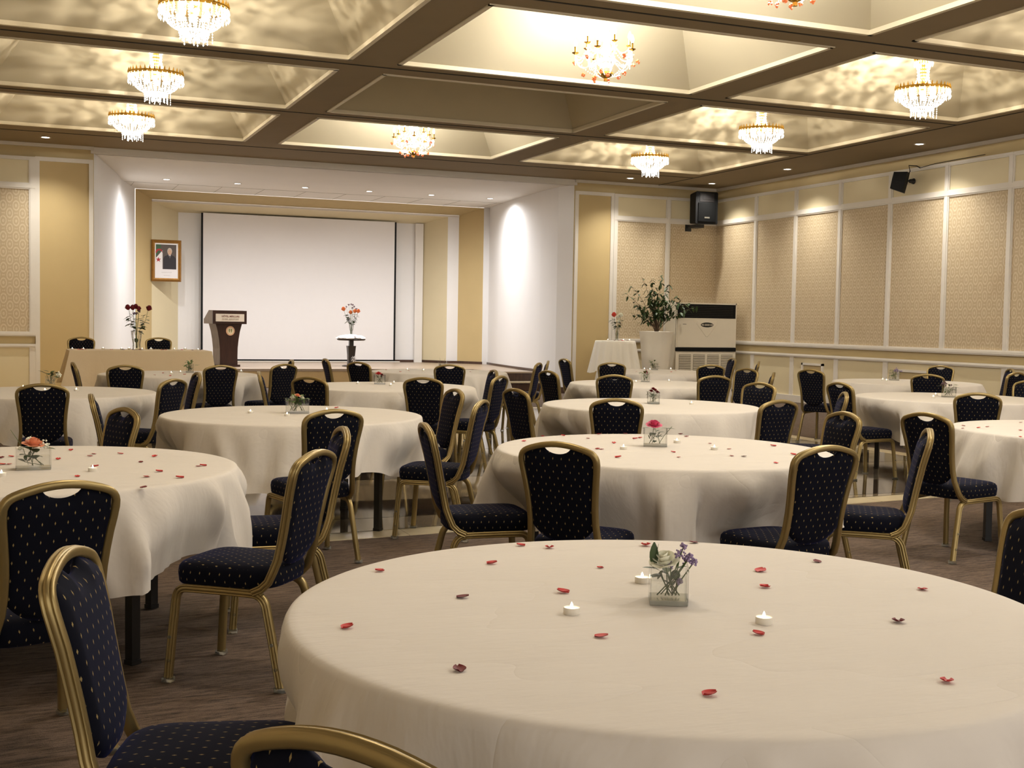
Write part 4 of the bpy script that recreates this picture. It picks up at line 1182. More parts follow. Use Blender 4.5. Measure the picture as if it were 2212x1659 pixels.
m = MB(); m.add([(x, y, z) for x in (-.384, .384) for (y, z) in ((-.17, .905), (-.17, 1.185), (.0, 1.19), (.24, 1.0), (.24, .905))], [(0, 1, 2, 3, 4), (9, 8, 7, 6, 5), (1, 6, 7, 2), (2, 7, 8, 3), (3, 8, 9, 4), (4, 9, 5, 0)])
m.build('desk_box', M['woodside'], lt)
MB().box(-.24, .24, -.2, .2, 0, .045).build('plinth', M['wood'], lt)
pl = MB().box(-.325, .325, -.206, -.199, .955, 1.115).build('name_plate', M['plate'], lt)
def text(body, size, loc, mat, parent, name='lettering', rot=(PI / 2, 0, 0), bold=0.0, ext=.001):
    c = bpy.data.curves.new(name, 'FONT'); c.body = body; c.size = size; c.align_x = 'CENTER'; c.align_y = 'CENTER'; c.extrude = ext; c.offset = bold
    o = bpy.data.objects.new(name, c); COL.objects.link(o)
    dg = bpy.context.evaluated_depsgraph_get(); me = bpy.data.meshes.new_from_object(o.evaluated_get(dg))
    bpy.data.objects.remove(o)
    me.materials.clear(); me.materials.append(mat)
    q = bpy.data.objects.new(name, me); link(q, parent); q.location = loc; q.rotation_euler = rot
    return q
M['ink'] = plain('dark_red_brown_ink', srgb(120, 70, 66), .7); M['ink2'] = plain('faint_grey_ink', srgb(178, 160, 144), .7)
text('HÔTEL MERCURE', .052, (.01, -.2075, 1.064), M['ink'], pl, bold=.0006)
text('ALGER AÉROPORT', .046, (.01, -.2075, 1.004), M['ink2'], pl)
em = MB().lathe([(0, 0), (.098, 0), (.1, .004), (.098, .008), (0, .008)], 40, M=Matrix.Rotation(PI / 2, 4, 'X')).build('emblem', plain('pale_orange_emblem_ring', srgb(226, 178, 140), .5), lt, smooth=40, loc=(.03, -.151, .76))
M['embin'] = plain('cream_emblem_disc', srgb(232, 214, 178), .5)
MB().lathe([(0, 0), (.072, 0), (.072, .003), (0, .003)], 36, M=Matrix.Rotation(PI / 2, 4, 'X')).build('emblem_disc', M['embin'], em, loc=(0, -.008, 0))
M['olive'] = plain('olive_green_mark', srgb(120, 128, 60), .6)
m = MB()
for s in (-1, 1):
    m.box(s * .024 - .008, s * .024 + .006, -.015, -.011, -.032, .026); m.box(s * .024 - .018, s * .024 + .014, -.015, -.011, .012, .024)
    m.ball((s * .024, -.012, .034), .008, 8, 6, sq=(1, .3, 1))
m.build('emblem_figures', M['olive'], em)
# ------------------------------------------------------------ projection screen
sc = empty('projection_screen', (6.23, 28.5, ST), 0, 'large white projection screen with black side borders behind the stage', 'screen')
X0, X1 = -2.34, 2.36
MB().box(X0 + .045, X1 - .045, -.005, .0, .035, 3.45).build('screen_surface', M['screen'], sc)
MB().box(X0, X0 + .045, -.007, .002, .03, 3.45).build('black_border', M['black'], sc); MB().box(X1 - .045, X1, -.007, .002, .03, 3.45).build('black_border', M['black'], sc)
MB().box(X0 + .045, X1 - .045, -.0065, .002, .03, .062).build('black_border', M['black'], sc)
MB().tube([(X0 - .06, -.01, .012), (X1 + .12, -.01, .012)], .014, 10).build('bottom_bar', M['trim'], sc, smooth=60)
# ------------------------------------------------------------ framed portrait
pf = empty('framed_portrait', (3.055, 27.96, 2.675), .02, 'gold framed portrait of a man in a dark suit beside a flag', 'picture')
w, h = .325, .465
fr = MB(); fr2 = MB()
P_ = [(w, h), (w - .03, h - .03), (w - .055, h - .055), (w - .075, h - .075)]
Yd = [-.02, -.055, -.03, -.022]
for i in range(3):
    (w0, h0), (w1, h1) = P_[i], P_[i + 1]; y0, y1 = Yd[i], Yd[i + 1]
    q0 = [(-w0, y0, -h0), (w0, y0, -h0), (w0, y0, h0), (-w0, y0, h0)]; q1 = [(-w1, y1, -h1), (w1, y1, -h1), (w1, y1, h1), (-w1, y1, h1)]
    for k in range(4): fr.quad(q0[k], q0[(k + 1) % 4], q1[(k + 1) % 4], q1[k])
fr.box(-w, w, -.02, .03, -h, -h + .02).box(-w, w, -.02, .03, h - .02, h).box(-w, -w + .02, -.02, .03, -h, h).box(w - .02, w, -.02, .03, -h, h)
fr.build('frame', plain('antique_gold_frame', srgb(168, 122, 58), .35, metal=.5, var=.2, vscale=20), pf, smooth=30)
pr = MB().box(-w + .07, w - .07, -.020, -.012, -h + .07, h - .07).build('print', M['screen'], pf)
def flat(poly, y, mat, name, par): return MB().add([(p[0], y, p[1]) for p in poly], [tuple(range(len(poly)))]).build(name, mat, par)
def ell(cx, cz, rx, rz_, n=24, a0=0, a1=2 * PI): return [(cx + rx * math.cos(a0 + (a1 - a0) * k / n), cz + rz_ * math.sin(a0 + (a1 - a0) * k / n)) for k in range(n)]
flat([(-.23, -.01), (-.09, -.19), (.215, -.19), (.215, .36), (-.23, .36)], -.0205, plain('grey_photo_backdrop', srgb(88, 78, 72), .7), 'photo_backdrop', pr)
flat([(-.235, -.25), (-.085, -.25), (-.085, .23), (-.235, .05)], -.0207, M['screen'], 'flag_white', pr)
flat([(-.23, .36), (-.12, .36), (-.12, .26), (-.10, .24), (-.23, .09)], -.0209, plain('flag_green', srgb(62, 92, 62), .7), 'flag_green', pr)
M['fred'] = plain('flag_red', srgb(176, 44, 52), .7)
star = [((-.175 + (.062 if k % 2 == 0 else .025) * math.sin(PI * k / 5)), (.02 + (.062 if k % 2 == 0 else .025) * math.cos(PI * k / 5))) for k in range(10)]
flat(star, -.0211, M['fred'], 'flag_star', pr)
cres = ell(-.16, .19, .075, .075, 20, -.2, 3.6) + list(reversed(ell(-.15, .165, .062, .062, 20, -.1, 3.4)))
flat(cres, -.0212, M['fred'], 'flag_crescent', pr)
M['suit'] = plain('dark_suit_print', srgb(44, 40, 44), .7); M['skin'] = plain('portrait_skin', srgb(206, 168, 140), .7)
flat([(-.07, -.19), (.21, -.19), (.205, .05), (.17, .10), (.11, .13), (.03, .13), (-.04, .10), (-.07, .04)], -.0213, M['suit'], 'suit', pr)
flat([(.045, .14), (.095, .14), (.075, .06)], -.0215, M['screen'], 'shirt', pr); flat([(.063, .125), (.078, .125), (.083, .085), (.072, .07), (.063, .085)], -.0217, M['suit'], 'tie', pr)
flat(ell(.07, .215, .052, .075), -.0216, plain('grey_hair_print', srgb(196, 184, 168), .7), 'hair', pr); flat(ell(.07, .19, .043, .062), -.0218, M['skin'], 'face', pr)
m = MB()
for s in (-1, 1): m.box(.07 + s * .018 - .006, .07 + s * .018 + .006, -.0222, -.0219, .200, .204)
m.box(.058, .082, -.0222, -.0219, .158, .161); m.build('facial_features', M['suit'], pr)
m = MB(); rn = random.Random(4)
for (xa, xb, zc, am) in ((-.11, .12, -.262, .012), (-.06, .08, -.33, .006)):
    pts = [(xa + (xb - xa) * k / 22, -.0215, zc + am * math.sin(k * 2.1) * rn.uniform(.3, 1)) for k in range(23)]
    m.tube(pts, .0018, 4)
m.build('handwriting', M['acgrey'], pr)
# ------------------------------------------------------------ cocktail table
cx, cy = 10.52, 20.4
t = empty('cocktail_table', (cx, cy, 0), 0, 'tall round cocktail table under a white cloth by the gold panel', 'table')
MB().lathe([(0, 1.08), (.37, 1.08), (.375, 1.09), (.375, 1.105), (0, 1.105)], 32).build('tabletop', M['wood'], t, smooth=40)
MB().lathe([(.035, .03), (.035, 1.08)], 16).build('pole', M['blackmetal'], t, smooth=60); MB().lathe([(0, 0), (.25, 0), (.25, .015), (.04, .035), (0, .035)], 32).build('base', M['blackmetal'], t, smooth=40)
m = MB(); n = 160; vs = []; fs = []
for (r_, z_) in ((.15, 1.110), (.30, 1.110), (.375, 1.109), (.383, 1.102)): vs += [(r_ * math.cos(2 * PI * k / n), r_ * math.sin(2 * PI * k / n), z_) for k in range(n)]
for j in range(1, 13):
    h_ = j / 12
    for k in range(n):
        th = 2 * PI * k / n
        fo = math.sin(17 * th + .5 * math.sin(3 * th)) * .028 * h_ ** .8 + .012 * math.sin(5 * th + 1) * h_
        r_ = .385 + .105 * h_ + fo; vs.append((r_ * math.cos(th), r_ * math.sin(th), 1.10 - h_ * (.585 + .03 * math.cos(4 * th + 1.0))))
for i in range(15):
    for k in range(n): fs.append((i * n + k, i * n + (k + 1) % n, (i + 1) * n + (k + 1) % n, (i + 1) * n + k))
vs.append((0, 0, 1.11)); fs += [(len(vs) - 1, k, (k + 1) % n) for k in range(n)]
o = m.add(vs, fs).build('tablecloth', M['cloth2'], smooth=180, loc=(cx, cy, 0)); tag(o, 'white pleated cloth hanging around the tall cocktail table', 'tablecloth')
tall_vase(cx + .04, cy + .02, 1.112, .27, .035, .05, 'slim clear vase on the white cocktail table')
bouquet(cx + .04, cy + .02, 1.112, .25, 'coral and white roses on the white cocktail table', [(-.06, .45, .06, 'coral'), (.06, .45, .055, 'ivory'), (.01, .42, .045, 'ivory'), (.03, .34, .04, 'ivory')], 40, .13, RN, lw=.028)
for i, (dx, dy) in enumerate(((-.22, -.12), (.09, -.16), (.27, -.06))): put_tea(cx + dx, cy + dy, 1.111, 'lit tea light on the white cocktail table, ' + ['left', 'middle', 'right'][i] + ' of three', 'tea lights on the cocktail table', 1.15)
for i, (dx, dy) in enumerate(((-.12, -.2), (-.02, -.2), (.02, -.22), (.06, -.21), (.16, -.17), (.2, -.15))): put_petal(cx + dx, cy + dy, 1.111, 'red petal on the white cocktail table, ' + ORD[i + 1], 'rose petals on the cocktail table', 1.7)
# ------------------------------------------------------------ planter and shrub
px_, py_ = 11.60, 20.75
t = empty('planter', (px_, py_, 0), 0, 'tall white tapered planter standing left of the air conditioner', 'planter')
MB().lathe([(0, 0), (.20, 0), (.215, .01), (.30, 1.0), (.335, 1.28), (.34, 1.29), (.33, 1.295), (.315, 1.28), (.30, 1.2), (0, 1.2)], 48).build('pot', M['pot'], t, smooth=50)
MB().lathe([(0, 1.215), (.30, 1.205), (.30, 1.2), (0, 1.2)], 24).build('soil', M['soil'], t, smooth=60)
t = empty('potted_shrub', (px_, py_, 1.2), -.42, 'leafy green shrub with bare lower stems growing from the white planter', 'plant')
tw = MB(); lf = MB(); rn = random.Random(12)
tips = [(-.62, .82), (-.50, .95), (-.30, 1.12), (-.12, 1.13), (-.42, .62), (-.45, .42), (-.28, .30), (-.20, .72), (-.05, .92), (.02, .75), (.10, 1.2), (.22, 1.02), (.14, .82), (.12, .55), (.38, .78), (.50, .72), (.62, .66), (.80, .60), (.26, .62), (-.10, .58), (.0, .52), (-.15, .9), (.2, .38), (-.33, .50), (-.02, .66), (-.12, .74), (.06, .62), (.2, .7)]
for i, (tx, tz) in enumerate(tips):
    dy = rn.uniform(-.16, .10)
    p0 = Vector((rn.uniform(-.03, .03), rn.uniform(-.02, .02), 0)); p1 = Vector((tx * .12, dy * .2, .28)); p2 = Vector((tx * .55, dy * .7, .28 + (tz - .28) * .72)); p3 = Vector((tx, dy, tz))
    pts = [(1 - a_) ** 3 * p0 + 3 * (1 - a_) ** 2 * a_ * p1 + 3 * (1 - a_) * a_ * a_ * p2 + a_ ** 3 * p3 for a_ in [k / 12 for k in range(13)]]
    tw.tube(pts, [.008 - .006 * k / 12 for k in range(13)], 5)
    for k in range(6, 13):
        for q in range(3):
            d = Vector((rn.gauss(0, 1), rn.gauss(0, .8), rn.gauss(-.1, .7)))
            lf.leaf(pts[k] + Vector((rn.uniform(-.03, .03), rn.uniform(-.02, .02), rn.uniform(-.03, .03))), d, rn.uniform(.07, .11), rn.uniform(.02, .03), droop=.4)
tw.build('branches', M['twig'], t, smooth=180); lf.build('foliage', M['leaf'], t, smooth=180)
# ------------------------------------------------------------ floor standing air conditioner
AX0, AX1, AY0, AY1, AH = 12.05, 13.44, 20.75, 21.20, 1.88
ac = empty('air_conditioner', ((AX0 + AX1) / 2, AY0, 0), 0, 'ivory floor-standing air conditioner with black top outlet in the corner', 'air conditioner')
w = (AX1 - AX0) / 2; D = AY1 - AY0
MB().box(-w, w, .02, D, .0, AH).box(-w, w, -.0, .03, AH - .03, AH).box(-w, -w + .02, 0, .03, 0, AH).box(w - .02, w, 0, .03, 0, AH).build('cabinet', M['ac'], ac)
g = MB().box(-w + .02, w - .02, .0, .022, 1.575, 1.85).build('outlet', M['black'], ac)
m = MB()
for k in range(7): m.box(-w + .07, w - .09, -.012, .003, 1.60 + k * .034, 1.608 + k * .034)
m.build('outlet_louvres', M['blackmetal'], g)
fp = MB().box(-w + .018, w - .018, -.012, .02, .99, 1.57).build('front_panel', M['ac'], ac)
m = MB(); zc = 1.41; tri = [(-.22, zc + .10), (.22, zc + .10), (.235, zc + .05), (.02, zc - .20), (-.02, zc - .20), (-.235, zc + .05)]
m.add([(p[0], -.018, p[1]) for p in tri] + [(p[0] * 1.06, -.012, zc + (p[1] - zc) * 1.06) for p in tri], [tuple(range(6))] + [(k, (k + 1) % 6, 6 + (k + 1) % 6, 6 + k) for k in range(6)])
sh = m.build('shield_panel', M['ac'], fp)
m = MB(); e = ell(0, zc + .03, .145, .048, 40); m.add([(p[0], -.022, p[1]) for p in e] + [(p[0], -.017, p[1]) for p in e], [tuple(range(40))] + [(k, (k + 1) % 40, 40 + (k + 1) % 40, 40 + k) for k in range(40)]); di = m.build('display', M['black'], sh)
m = MB(); m.box(-.058, .058, -.025, -.021, zc + .008, zc + .052); m.build('display_window', M['acgrey'], di)
m = MB(); m.add([(-.135, -.0235, zc + .03), (-.10, -.0235, zc + .05), (-.10, -.0235, zc + .01)], [(0, 1, 2)]).add([(.135, -.0235, zc + .03), (.10, -.0235, zc + .05), (.10, -.0235, zc + .01)], [(0, 1, 2)])
m.box(-.085, -.075, -.0245, -.0215, zc + .01, zc + .05).box(.075, .085, -.0245, -.0215, zc + .01, zc + .05); m.build('display_marks', M['ac'], di)
MB().box(-w + .14, -w + .22, -.0135, -.012, 1.44, 1.455).build('badge', M['acgrey'], fp)
MB().box(-w, w - .005, -.018, .02, .91, .985).build('black_band', M['black'], ac)
lo = MB().box(-w + .02, w - .02, .0, .02, .04, .90).build('lower_panel', M['ac'], ac)
for k in range(4):
    m = MB(); xa = -w + .075 + k * .325
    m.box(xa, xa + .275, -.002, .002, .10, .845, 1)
    for q in range(22): m.box(xa + .004, xa + .271, -.016, -.002, .108 + q * .0335, .122 + q * .0335, 0)
    m.build('inlet_grille', [M['ac'], M['acgrey']], lo)
MB().tube([(w + .06, .3, 0), (w + .06, .3, .62)], .02, 8).build('drain_pipe', M['trim'], ac, smooth=60)
# ------------------------------------------------------------ loudspeakers
sp = empty('wall_loudspeaker', (13.06, 21.55, 3.84), .0, 'large black loudspeaker bracketed high in the corner above the air conditioner', 'speaker')
m = MB(); pts = [(-.24, .30), (-.262, .28), (-.262, -.28), (-.24, -.30), (.24, -.30), (.262, -.28), (.262, .28), (.24, .30)]
n = 8; m.add([(p[0], -.18, p[1] * 1.1) for p in pts] + [(p[0] * .72, .17, p[1] * 1.02) for p in pts], [tuple(range(8)), tuple(range(15, 7, -1))] + [(k, (k + 1) % 8, 8 + (k + 1) % 8, 8 + k) for k in range(8)])
m.build('cabinet', M['black'], sp)
g = MB().box(-.205, .205, -.196, -.178, -.28, .10).build('grille', M['grille'], sp)
MB().box(-.06, .06, -.201, -.195, -.215, -.185).build('badge', M['chrome'], g)
m = MB().box(-.17, .17, -.186, -.178, .12, .30).box(-.10, .10, -.19, -.185, .17, .25); m.build('horn', M['blackmetal'], sp)
MB().box(-.17, .02, -.06, .20, -.40, -.33).box(-.12, -.05, .10, .40, -.38, -.34).box(-.16, -.02, .385, .41, -.45, -.2).build('bracket', M['blackmetal'], sp)
s2 = empty('wall_loudspeaker', (XW - .30, 15.9, 3.84), 0, 'small black angled loudspeaker on a ball bracket on the right wall', 'speaker')
m = MB(); Rx = Matrix.Rotation(math.radians(38), 4, 'Z') @ Matrix.Rotation(math.radians(12), 4, 'X')
fr_ = [(-.10, .17), (.10, .17), (.115, .0), (.09, -.17), (-.09, -.17), (-.115, 0)]
m.add([Rx @ Vector((p[0], -.10, p[1])) for p in fr_] + [Rx @ Vector((p[0] * .6, .12, p[1] * .8)) for p in fr_], [tuple(range(6)), tuple(range(11, 5, -1))] + [(k, (k + 1) % 6, 6 + (k + 1) % 6, 6 + k) for k in range(6)])
m.build('cabinet', M['black'], s2)
m = MB().tube([Rx @ Vector((0, .11, 0)), (.20, -.02, .02)], .012, 8); m.ball((.20, -.02, .02), .035, 10, 7); m.tube([(.20, -.02, .02), (.262, -.02, .02)], [.03, .05], 12); m.build('ball_bracket', M['blackmetal'], s2, smooth=60)
c_ = MB().tube([(XW - .05, 15.72, 4.06), (XW - .05, 15.80, 4.10), (XW - .06, 15.98, 4.13), (XW - .1, 15.9, 4.02), (XW - .14, 15.92, 3.95)], .008, 6).tube([(XW - .05, 15.72, 4.06), (XW - .045, 15.4, 4.09), (XW - .045, 14.9, 4.10), (XW - .045, 14.3, 4.105)], .005, 5)
tag(c_.build('speaker_cable', M['black'], smooth=60), 'thin black cable running along the rail above the small wall loudspeaker', 'cable')
P_BASKET = 112; P_ARM = 165; P_STAGE = 205; P_DOWN = 165; W_STR = 1.2; EXPO = .50
# ------------------------------------------------------------ chandeliers (origin at soffit level, centre of the coffer)
CHG = 'crystal basket chandeliers'
def basket():
    t = empty('chandelier', (0, 0, 0)); rn = random.Random(3)
    MB().lathe([(0, 1.0), (.09, 1.0), (.09, .975), (.05, .95), (.012, .94)], 24).tube([(0, 0, .95), (0, 0, .38)], .009, 8).build('suspension_rod', M['brass'], t, smooth=50)
    m = MB(); m.lathe([(.012, .44), (.04, .43), (.095, .37), (.10, .36), (.085, .35), (.03, .33), (.02, .30), (.035, .26), (.045, .22), (.03, .17), (.02, .12), (.05, .08), (.06, .05), (.02, .0), (.02, -.05)], 24)
    for k in range(16):
        a = 2 * PI * k / 16; m.ball((.10 * math.cos(a), .10 * math.sin(a), .385), .014, 6, 4, sq=(1, 1, 1.8))
    m.build('gilt_stem', M['brass'], t, smooth=60)
    m = MB()
    for k in range(22):
        a = 2 * PI * k / 22
        for q in range(9):
            tt = q / 8; rr = .095 - .03 * math.sin(PI * tt) + .035 * max(0, tt - .6); m.octa((rr * math.cos(a), rr * math.sin(a), .35 - .31 * tt), .008, .015)
        m.octa((.11 * math.cos(a), .11 * math.sin(a), .33), .009, .035)
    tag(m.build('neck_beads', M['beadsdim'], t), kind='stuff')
    m = MB(); m.tube([(.31 * math.cos(2 * PI * k / 48), .31 * math.sin(2 * PI * k / 48), .02) for k in range(49)], .009, 6)
    m.lathe([(.305, .0), (.315, .0), (.315, .035), (.305, .035)], 48)
    for k in range(34):
        a = 2 * PI * k / 34; c, s = math.cos(a), math.sin(a)
        m.add([(.308 * math.cos(a - .05), .308 * math.sin(a - .05), .03), (.308 * math.cos(a + .05), .308 * math.sin(a + .05), .03), (.315 * c, .315 * s, .085), (.33 * c, .33 * s, .03)], [(0, 1, 2), (1, 3, 2), (3, 0, 2)])
    for k in range(6):
        a = 2 * PI * k / 6; m.tube([(.02 * math.cos(a), .02 * math.sin(a), .10), (.16 * math.cos(a), .16 * math.sin(a), .06), (.305 * math.cos(a), .305 * math.sin(a), .02)], .006, 6)
    m.build('crown_ring', M['brass'], t, smooth=40)
    m = MB()
    for k in range(34):
        a = 2 * PI * (k + .5) / 34; c, s = math.cos(a), math.sin(a)
        m.octa((.318 * c, .318 * s, -.02), .012, .035); m.octa((.322 * c, .322 * s, -.075), .010, .026)
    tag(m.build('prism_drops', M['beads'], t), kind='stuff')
    m = MB(); prof = [(.288, -.02), (.286, -.042), (.280, -.064), (.271, -.086), (.258, -.108), (.240, -.130), (.218, -.150), (.190, -.168), (.160, -.182), (.135, -.20), (.135, -.222)]
    for k in range(40):
        a = 2 * PI * k / 40; c, s = math.cos(a), math.sin(a)
        for (q, z) in prof: m.octa((q * c, q * s, z), .0095, .0105)
    m.tube([(.135 * math.cos(2 * PI * k / 32), .135 * math.sin(2 * PI * k / 32), -.208) for k in range(33)], .006, 5)
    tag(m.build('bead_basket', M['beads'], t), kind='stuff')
    m = MB()
    for k in range(26):
        a = 2 * PI * k / 26 + rn.uniform(-.03, .03); q = .13 if k % 2 else .10; n = rn.choice((2, 3, 3, 4))
        for i in range(n): m.octa((q * math.cos(a), q * math.sin(a), -.225 - i * .026), .0085, .013)
    for k in range(8):
        a = 2 * PI * k / 8; m.octa((.05 * math.cos(a), .05 * math.sin(a), -.28), .011, .03)
    for (a, n) in ((rn.uniform(0, 6), 6), (rn.uniform(0, 6), 5)):
        for i in range(n): m.octa((.17 * math.cos(a), .17 * math.sin(a), -.20 - i * .026), .007, .011)
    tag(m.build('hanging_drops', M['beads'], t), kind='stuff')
    for k in range(6):
        a = 2 * PI * (k + .5) / 6
        MB().ball((.13 * math.cos(a), .13 * math.sin(a), -.05), .026, 10, 8, sq=(1, 1, 1.5)).build('bulb', M['bulb'], t, smooth=180)
    return t
def armed():
    t = empty('chandelier', (0, 0, 0)); rn = random.Random(9)
    MB().lathe([(0, 1.0), (.08, 1.0), (.08, .975), (.03, .95), (.01, .94)], 24).tube([(0, 0, .95), (0, 0, .34)], .008, 8).build('suspension_rod', M['chrome'], t, smooth=50)
    MB().lathe([(.01, .36), (.075, .34), (.08, .33), (.02, .31), (.015, .27), (.05, .22), (.055, .18), (.02, .13), (.03, .10), (.07, .06), (.03, .0), (.03, -.06), (.09, -.09), (.03, -.12), (.03, -.17)], 24).build('glass_stem', M['crystal'], t, smooth=60)
    MB().lathe([(.03, -.165), (.085, -.18), (.09, -.20), (.05, -.225), (.02, -.24), (.02, -.27)], 24).build('gilt_bowl', M['brass'], t, smooth=60)
    for k in range(10):
        a = 2 * PI * k / 10 + .2; c, s = math.cos(a), math.sin(a)
        outer = k % 2 == 0; RR = .33 if outer else .25; zc = .02 if outer else .10
        pts = [(.03, -.07), (.10, -.03), (.16, -.09), (.22 if outer else .19, -.14), (RR - .03, -.11), (RR, zc - .02)]
        path = []
        for i in range(len(pts) - 1):
            for q in range(4):
                f = q / 4; (r0, z0), (r1, z1) = pts[i], pts[i + 1]; f2 = f * f * (3 - 2 * f) if False else f
                path.append(((r0 + (r1 - r0) * f2) * c, (r0 + (r1 - r0) * f2) * s, z0 + (z1 - z0) * f2))
        path.append((RR * c, RR * s, zc))
        for _ in range(3): path = [path[0]] + [tuple((path[i - 1][j] + 2 * path[i][j] + path[i + 1][j]) / 4 for j in range(3)) for i in range(1, len(path) - 1)] + [path[-1]]
        arm = MB().tube(path, .0075, 8).build('arm', M['crystal'], t, smooth=180)
        MB().lathe([(.006, zc - .01), (.035, zc + .005), (.04, zc + .012), (.012, zc + .018), (.012, zc + .07), (.015, zc + .075)], 14, c=(RR * c, RR * s, 0)).build('candle_cup', M['brass'], arm, smooth=60)
        MB().lathe([(.010, zc + .075), (.019, zc + .10), (.018, zc + .125), (.008, zc + .155), (0, zc + .165)], 12, c=(RR * c, RR * s, 0)).build('candle_bulb', M['bulb'], arm, smooth=180)
    m = MB()
    for k in range(10):
        a = 2 * PI * k / 10 + .2; a2 = a + 2 * PI / 10
        R0 = .33 if k % 2 == 0 else .25; R1 = .25 if k % 2 == 0 else .33; z0 = .0 if k % 2 == 0 else .08; z1 = .08 if k % 2 == 0 else .0
        for q in range(14):
            f = q / 13; an = a + (a2 - a) * f; rr = R0 + (R1 - R0) * f; z = z0 + (z1 - z0) * f - .10 * math.sin(PI * f); m.octa((rr * math.cos(an), rr * math.sin(an), z), .0065, .008)
        for q in range(16):
            f = q / 15; rr = R0 + (.05 - R0) * f; z = z0 + (.20 - z0) * f - .10 * math.sin(PI * f); m.octa((rr * math.cos(a), rr * math.sin(a), z), .006, .008)
        for q in range(12):
            f = q / 11; rr = R0 + (.08 - R0) * f; z = z0 - .02 + (-.19 - z0) * f - .05 * math.sin(PI * f); m.octa((rr * math.cos(a + .12), rr * math.sin(a + .12), z), .006, .008)
        for q in range(5): m.octa((R0 * math.cos(a), R0 * math.sin(a), z0 - .02 - q * .018), .008, .010)
    for k in range(14):
        a = 2 * PI * k / 14
        for q in range(8): m.octa((.075 * math.cos(a), .075 * math.sin(a), .33 - q * .022), .006, .010)
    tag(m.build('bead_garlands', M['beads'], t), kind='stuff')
    for k in range(16):
        a = 2 * PI * k / 16 + .1; tier = k % 3
        rr, z = ((.35, -.06), (.24, -.20), (.14, -.24))[tier]; z += rn.uniform(-.02, .02)
        m = MB(); c = Vector((rr * math.cos(a), rr * math.sin(a), z))
        for q in range(7):
            d = Vector((rn.gauss(0, 1), rn.gauss(0, 1), rn.gauss(0, 1))).normalized() * .017
            m.octa(c + d, .013, .016)
        m.build('amber_flower', M['amber'], t)
    return t
BK = basket(); AR = armed(); index_kids()
xsC = [(a + b2) / 2 for a, b2 in CX]; ysC = [(a + b2) / 2 for a, b2 in CY]
bl = {(0, 3): 'crystal basket chandelier cropped by the top edge, upper left', (0, 4): 'middle crystal basket chandelier of the left coffers', (0, 5): 'farthest and lowest crystal basket chandelier on the left',
      (2, 3): 'largest crystal basket chandelier on the right side', (2, 4): 'middle crystal basket chandelier of the right coffers', (2, 5): 'farthest crystal basket chandelier on the right, above the far downlight',
      (0, 2): 'crystal basket chandelier above the left of the picture', (2, 2): 'crystal basket chandelier above the right of the picture'}
al = {(1, 3): 'branched glass chandelier with amber flowers in the brightest large coffer', (1, 5): 'branched glass chandelier with glaring bulbs before the stage', (1, 2): 'branched chandelier of which only amber flowers hang in at the top edge'}
used2 = {'b': False, 'a': False}
def lamp(name, kind, loc, power, col, parent=None, rad=.1, **kw):
    l = bpy.data.lights.new(name, kind); l.energy = power; l.color = col
    if kind in ('POINT', 'SPOT'): l.shadow_soft_size = rad
    for k, v in kw.items(): setattr(l, k, v)
    o = bpy.data.objects.new(name, l); COL.objects.link(o); o.location = loc
    if parent: o.parent = parent
    return o
WARM = (1.0, .91, .78); BRIGHT = (1.0, .975, .94)
def mottle(l):
    # noise in the lamp strength imitates the soft patches thrown by a crystal basket
    l.use_nodes = True; nt = l.node_tree; em = nt.nodes.get('Emission')
    tc = nt.nodes.new('ShaderNodeTexCoord'); nz = nt.nodes.new('ShaderNodeTexNoise'); nz.inputs['Scale'].default_value = 5.5; nz.inputs['Detail'].default_value = 2
    mp = nt.nodes.new('ShaderNodeMapping'); mp.inputs['Scale'].default_value = (1, 1, 2.2)
    mr = nt.nodes.new('ShaderNodeMapRange'); mr.inputs[1].default_value = .40; mr.inputs[2].default_value = .66; mr.inputs[3].default_value = .30; mr.inputs[4].default_value = 1.9
    nt.links.new(tc.outputs['Normal'], mp.inputs[0]); nt.links.new(mp.outputs[0], nz.inputs['Vector']); nt.links.new(nz.outputs[0], mr.inputs[0]); nt.links.new(mr.outputs[0], em.inputs['Strength'])
def hang(src, key, i, j, label, group):
    loc = (xsC[i], ysC[j], ZC)
    if not used2[key]:
        src.location = loc; tag(src, label, 'chandelier', group); used2[key] = True; return src
    return copy_tree(src, loc, RNG.uniform(0, 1), label, group, 'chandelier')
for (i, j), lab in bl.items():
    hang(BK, 'b', i, j, lab, CHG)
    for q in range(3):
        a = q * 2.094 + i + j; lo_ = lamp('basket_lamp', 'POINT', (xsC[i] + .19 * math.cos(a), ysC[j] + .19 * math.sin(a), ZC + .055), P_BASKET / 3, WARM, rad=.02); mottle(lo_.data)
for (i, j), lab in al.items():
    hang(AR, 'a', i, j, lab, 'branched glass chandeliers')
    lamp('arm_lamp', 'POINT', (xsC[i], ysC[j], ZC + .20), P_ARM if j != 5 else P_ARM * .9, BRIGHT, rad=.22)
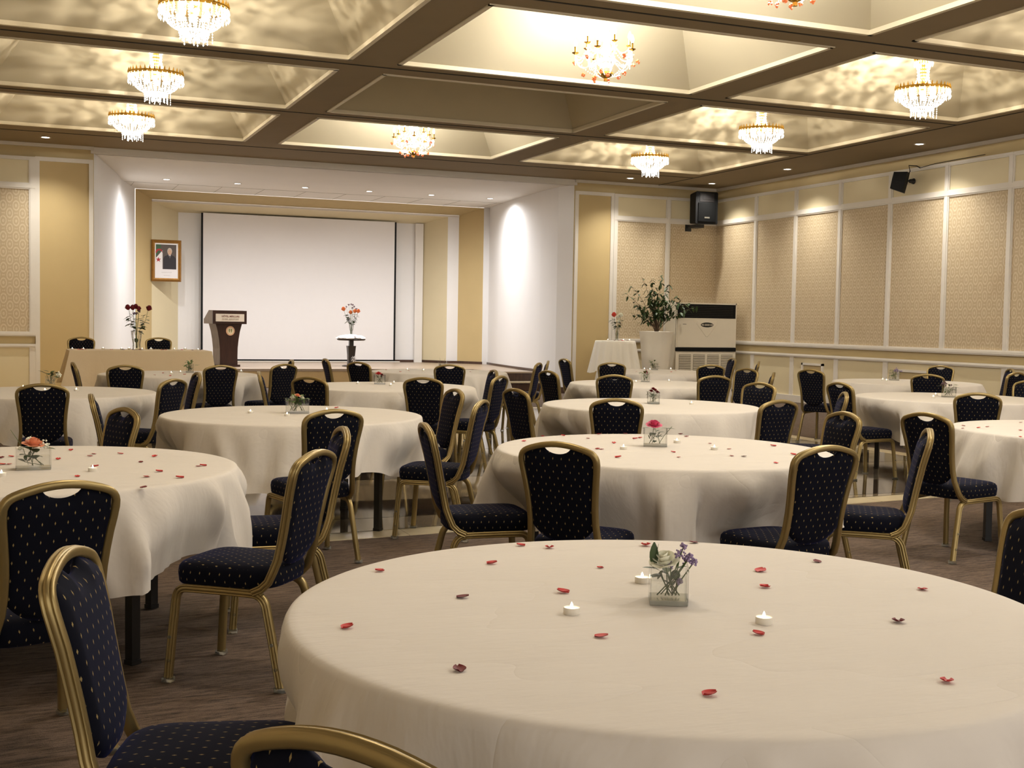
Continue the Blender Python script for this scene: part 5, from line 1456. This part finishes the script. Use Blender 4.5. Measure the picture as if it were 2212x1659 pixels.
# ------------------------------------------------------------ recessed downlights
def downlight():
    t = empty('downlight', (0, 0, 0))
    MB().lathe([(.062, -.001), (.085, -.001), (.088, -.006), (.080, -.012), (.062, -.008), (.058, .0)], 28).build('bezel', M['trim'], t, smooth=50)
    MB().lathe([(0, -.0045), (.060, -.0045), (.060, -.0035), (0, -.0035)], 24).build('lens', M['lens'], t)
    return t
DL = downlight(); index_kids()
names = ['first', 'second', 'third', 'fourth', 'fifth', 'sixth']
spots = [(x, 25.25, ZS, names[i] + ' from the left of the six downlights in the white stage ceiling') for i, x in enumerate((2.76, 4.18, 5.59, 6.99, 8.40, 9.79))]
spots += [(.40, 21.1, ZC, 'recessed downlight in the brown ceiling border above the left gold panel'), (11.16, 21.15, ZC, 'recessed downlight in the brown ceiling border above the right gold panel'), (13.0, 21.1, ZC, 'starry recessed downlight in the far ceiling corner above the black loudspeaker'),
          (12.99, 18.5, ZC, 'middle recessed downlight along the right wall'), (12.97, 15.0, ZC, 'nearest recessed downlight along the right wall, above the small loudspeaker')]
def aim(o, d):
    o.rotation_euler = Vector(d).to_track_quat('-Z', 'Y').to_euler()
for k, (x, y, z, lab) in enumerate(spots):
    if k == 0: DL.location = (x, y, z); tag(DL, lab, 'downlight', 'recessed ceiling downlights')
    else: copy_tree(DL, (x, y, z), 0, lab, 'recessed ceiling downlights', 'downlight')
    p = P_STAGE if k < 6 else P_DOWN
    l = lamp('downlight_lamp', 'SPOT', (x, y, z - .02), p, (.98, .98, 1.0) if k < 6 else (1, .95, .86), rad=.05, spot_size=math.radians(172 if k < 6 else 120), spot_blend=1.0); aim(l, (0, 0, -1))
for y in (11.6, 8.2): # the same row of downlights carries on towards the camera
    l = lamp('downlight_lamp', 'SPOT', (12.97, y, ZC - .02), P_DOWN, (1, .95, .86), rad=.05, spot_size=math.radians(105), spot_blend=.7); aim(l, (0, 0, -1))
    copy_tree(DL, (12.97, y, ZC), 0, 'recessed downlight along the right wall outside the picture', 'recessed ceiling downlights', 'downlight')
# unseen bare lamps added in the camera-side coffers to light the near tables
for (i, j, p) in ((0, 1, P_BASKET * .8), (2, 1, P_BASKET * .8), (1, 1, P_ARM * .95), (1, 0, P_ARM * .8)):
    lamp('near_fill_lamp', 'POINT', (xsC[i], ysC[j], ZC + .12), p, WARM if i != 1 else BRIGHT, rad=.25)
# ------------------------------------------------------------ world
w = bpy.data.worlds.new('world'); SC.world = w; w.use_nodes = True
bg = w.node_tree.nodes['Background']; bg.inputs[0].default_value = (1, .93, .84, 1); bg.inputs[1].default_value = W_STR
SC.view_settings.view_transform = 'Standard'; SC.view_settings.look = 'None'; SC.view_settings.exposure = EXPO; SC.view_settings.gamma = 1.0
SC.cycles.use_denoising = True
SC.cycles.max_bounces = 6; SC.cycles.diffuse_bounces = 3; SC.cycles.glossy_bounces = 2; SC.cycles.transparent_max_bounces = 8
SC.cycles.use_adaptive_sampling = True; SC.cycles.adaptive_threshold = .045
for k in ('beads', 'beadsdim', 'amber', 'flame', 'wax', 'lens', 'bulb'):
    M[k].cycles.emission_sampling = 'NONE'
SC.cycles.sample_clamp_indirect = 3.0
SC.cycles.caustics_reflective = False; SC.cycles.caustics_refractive = False
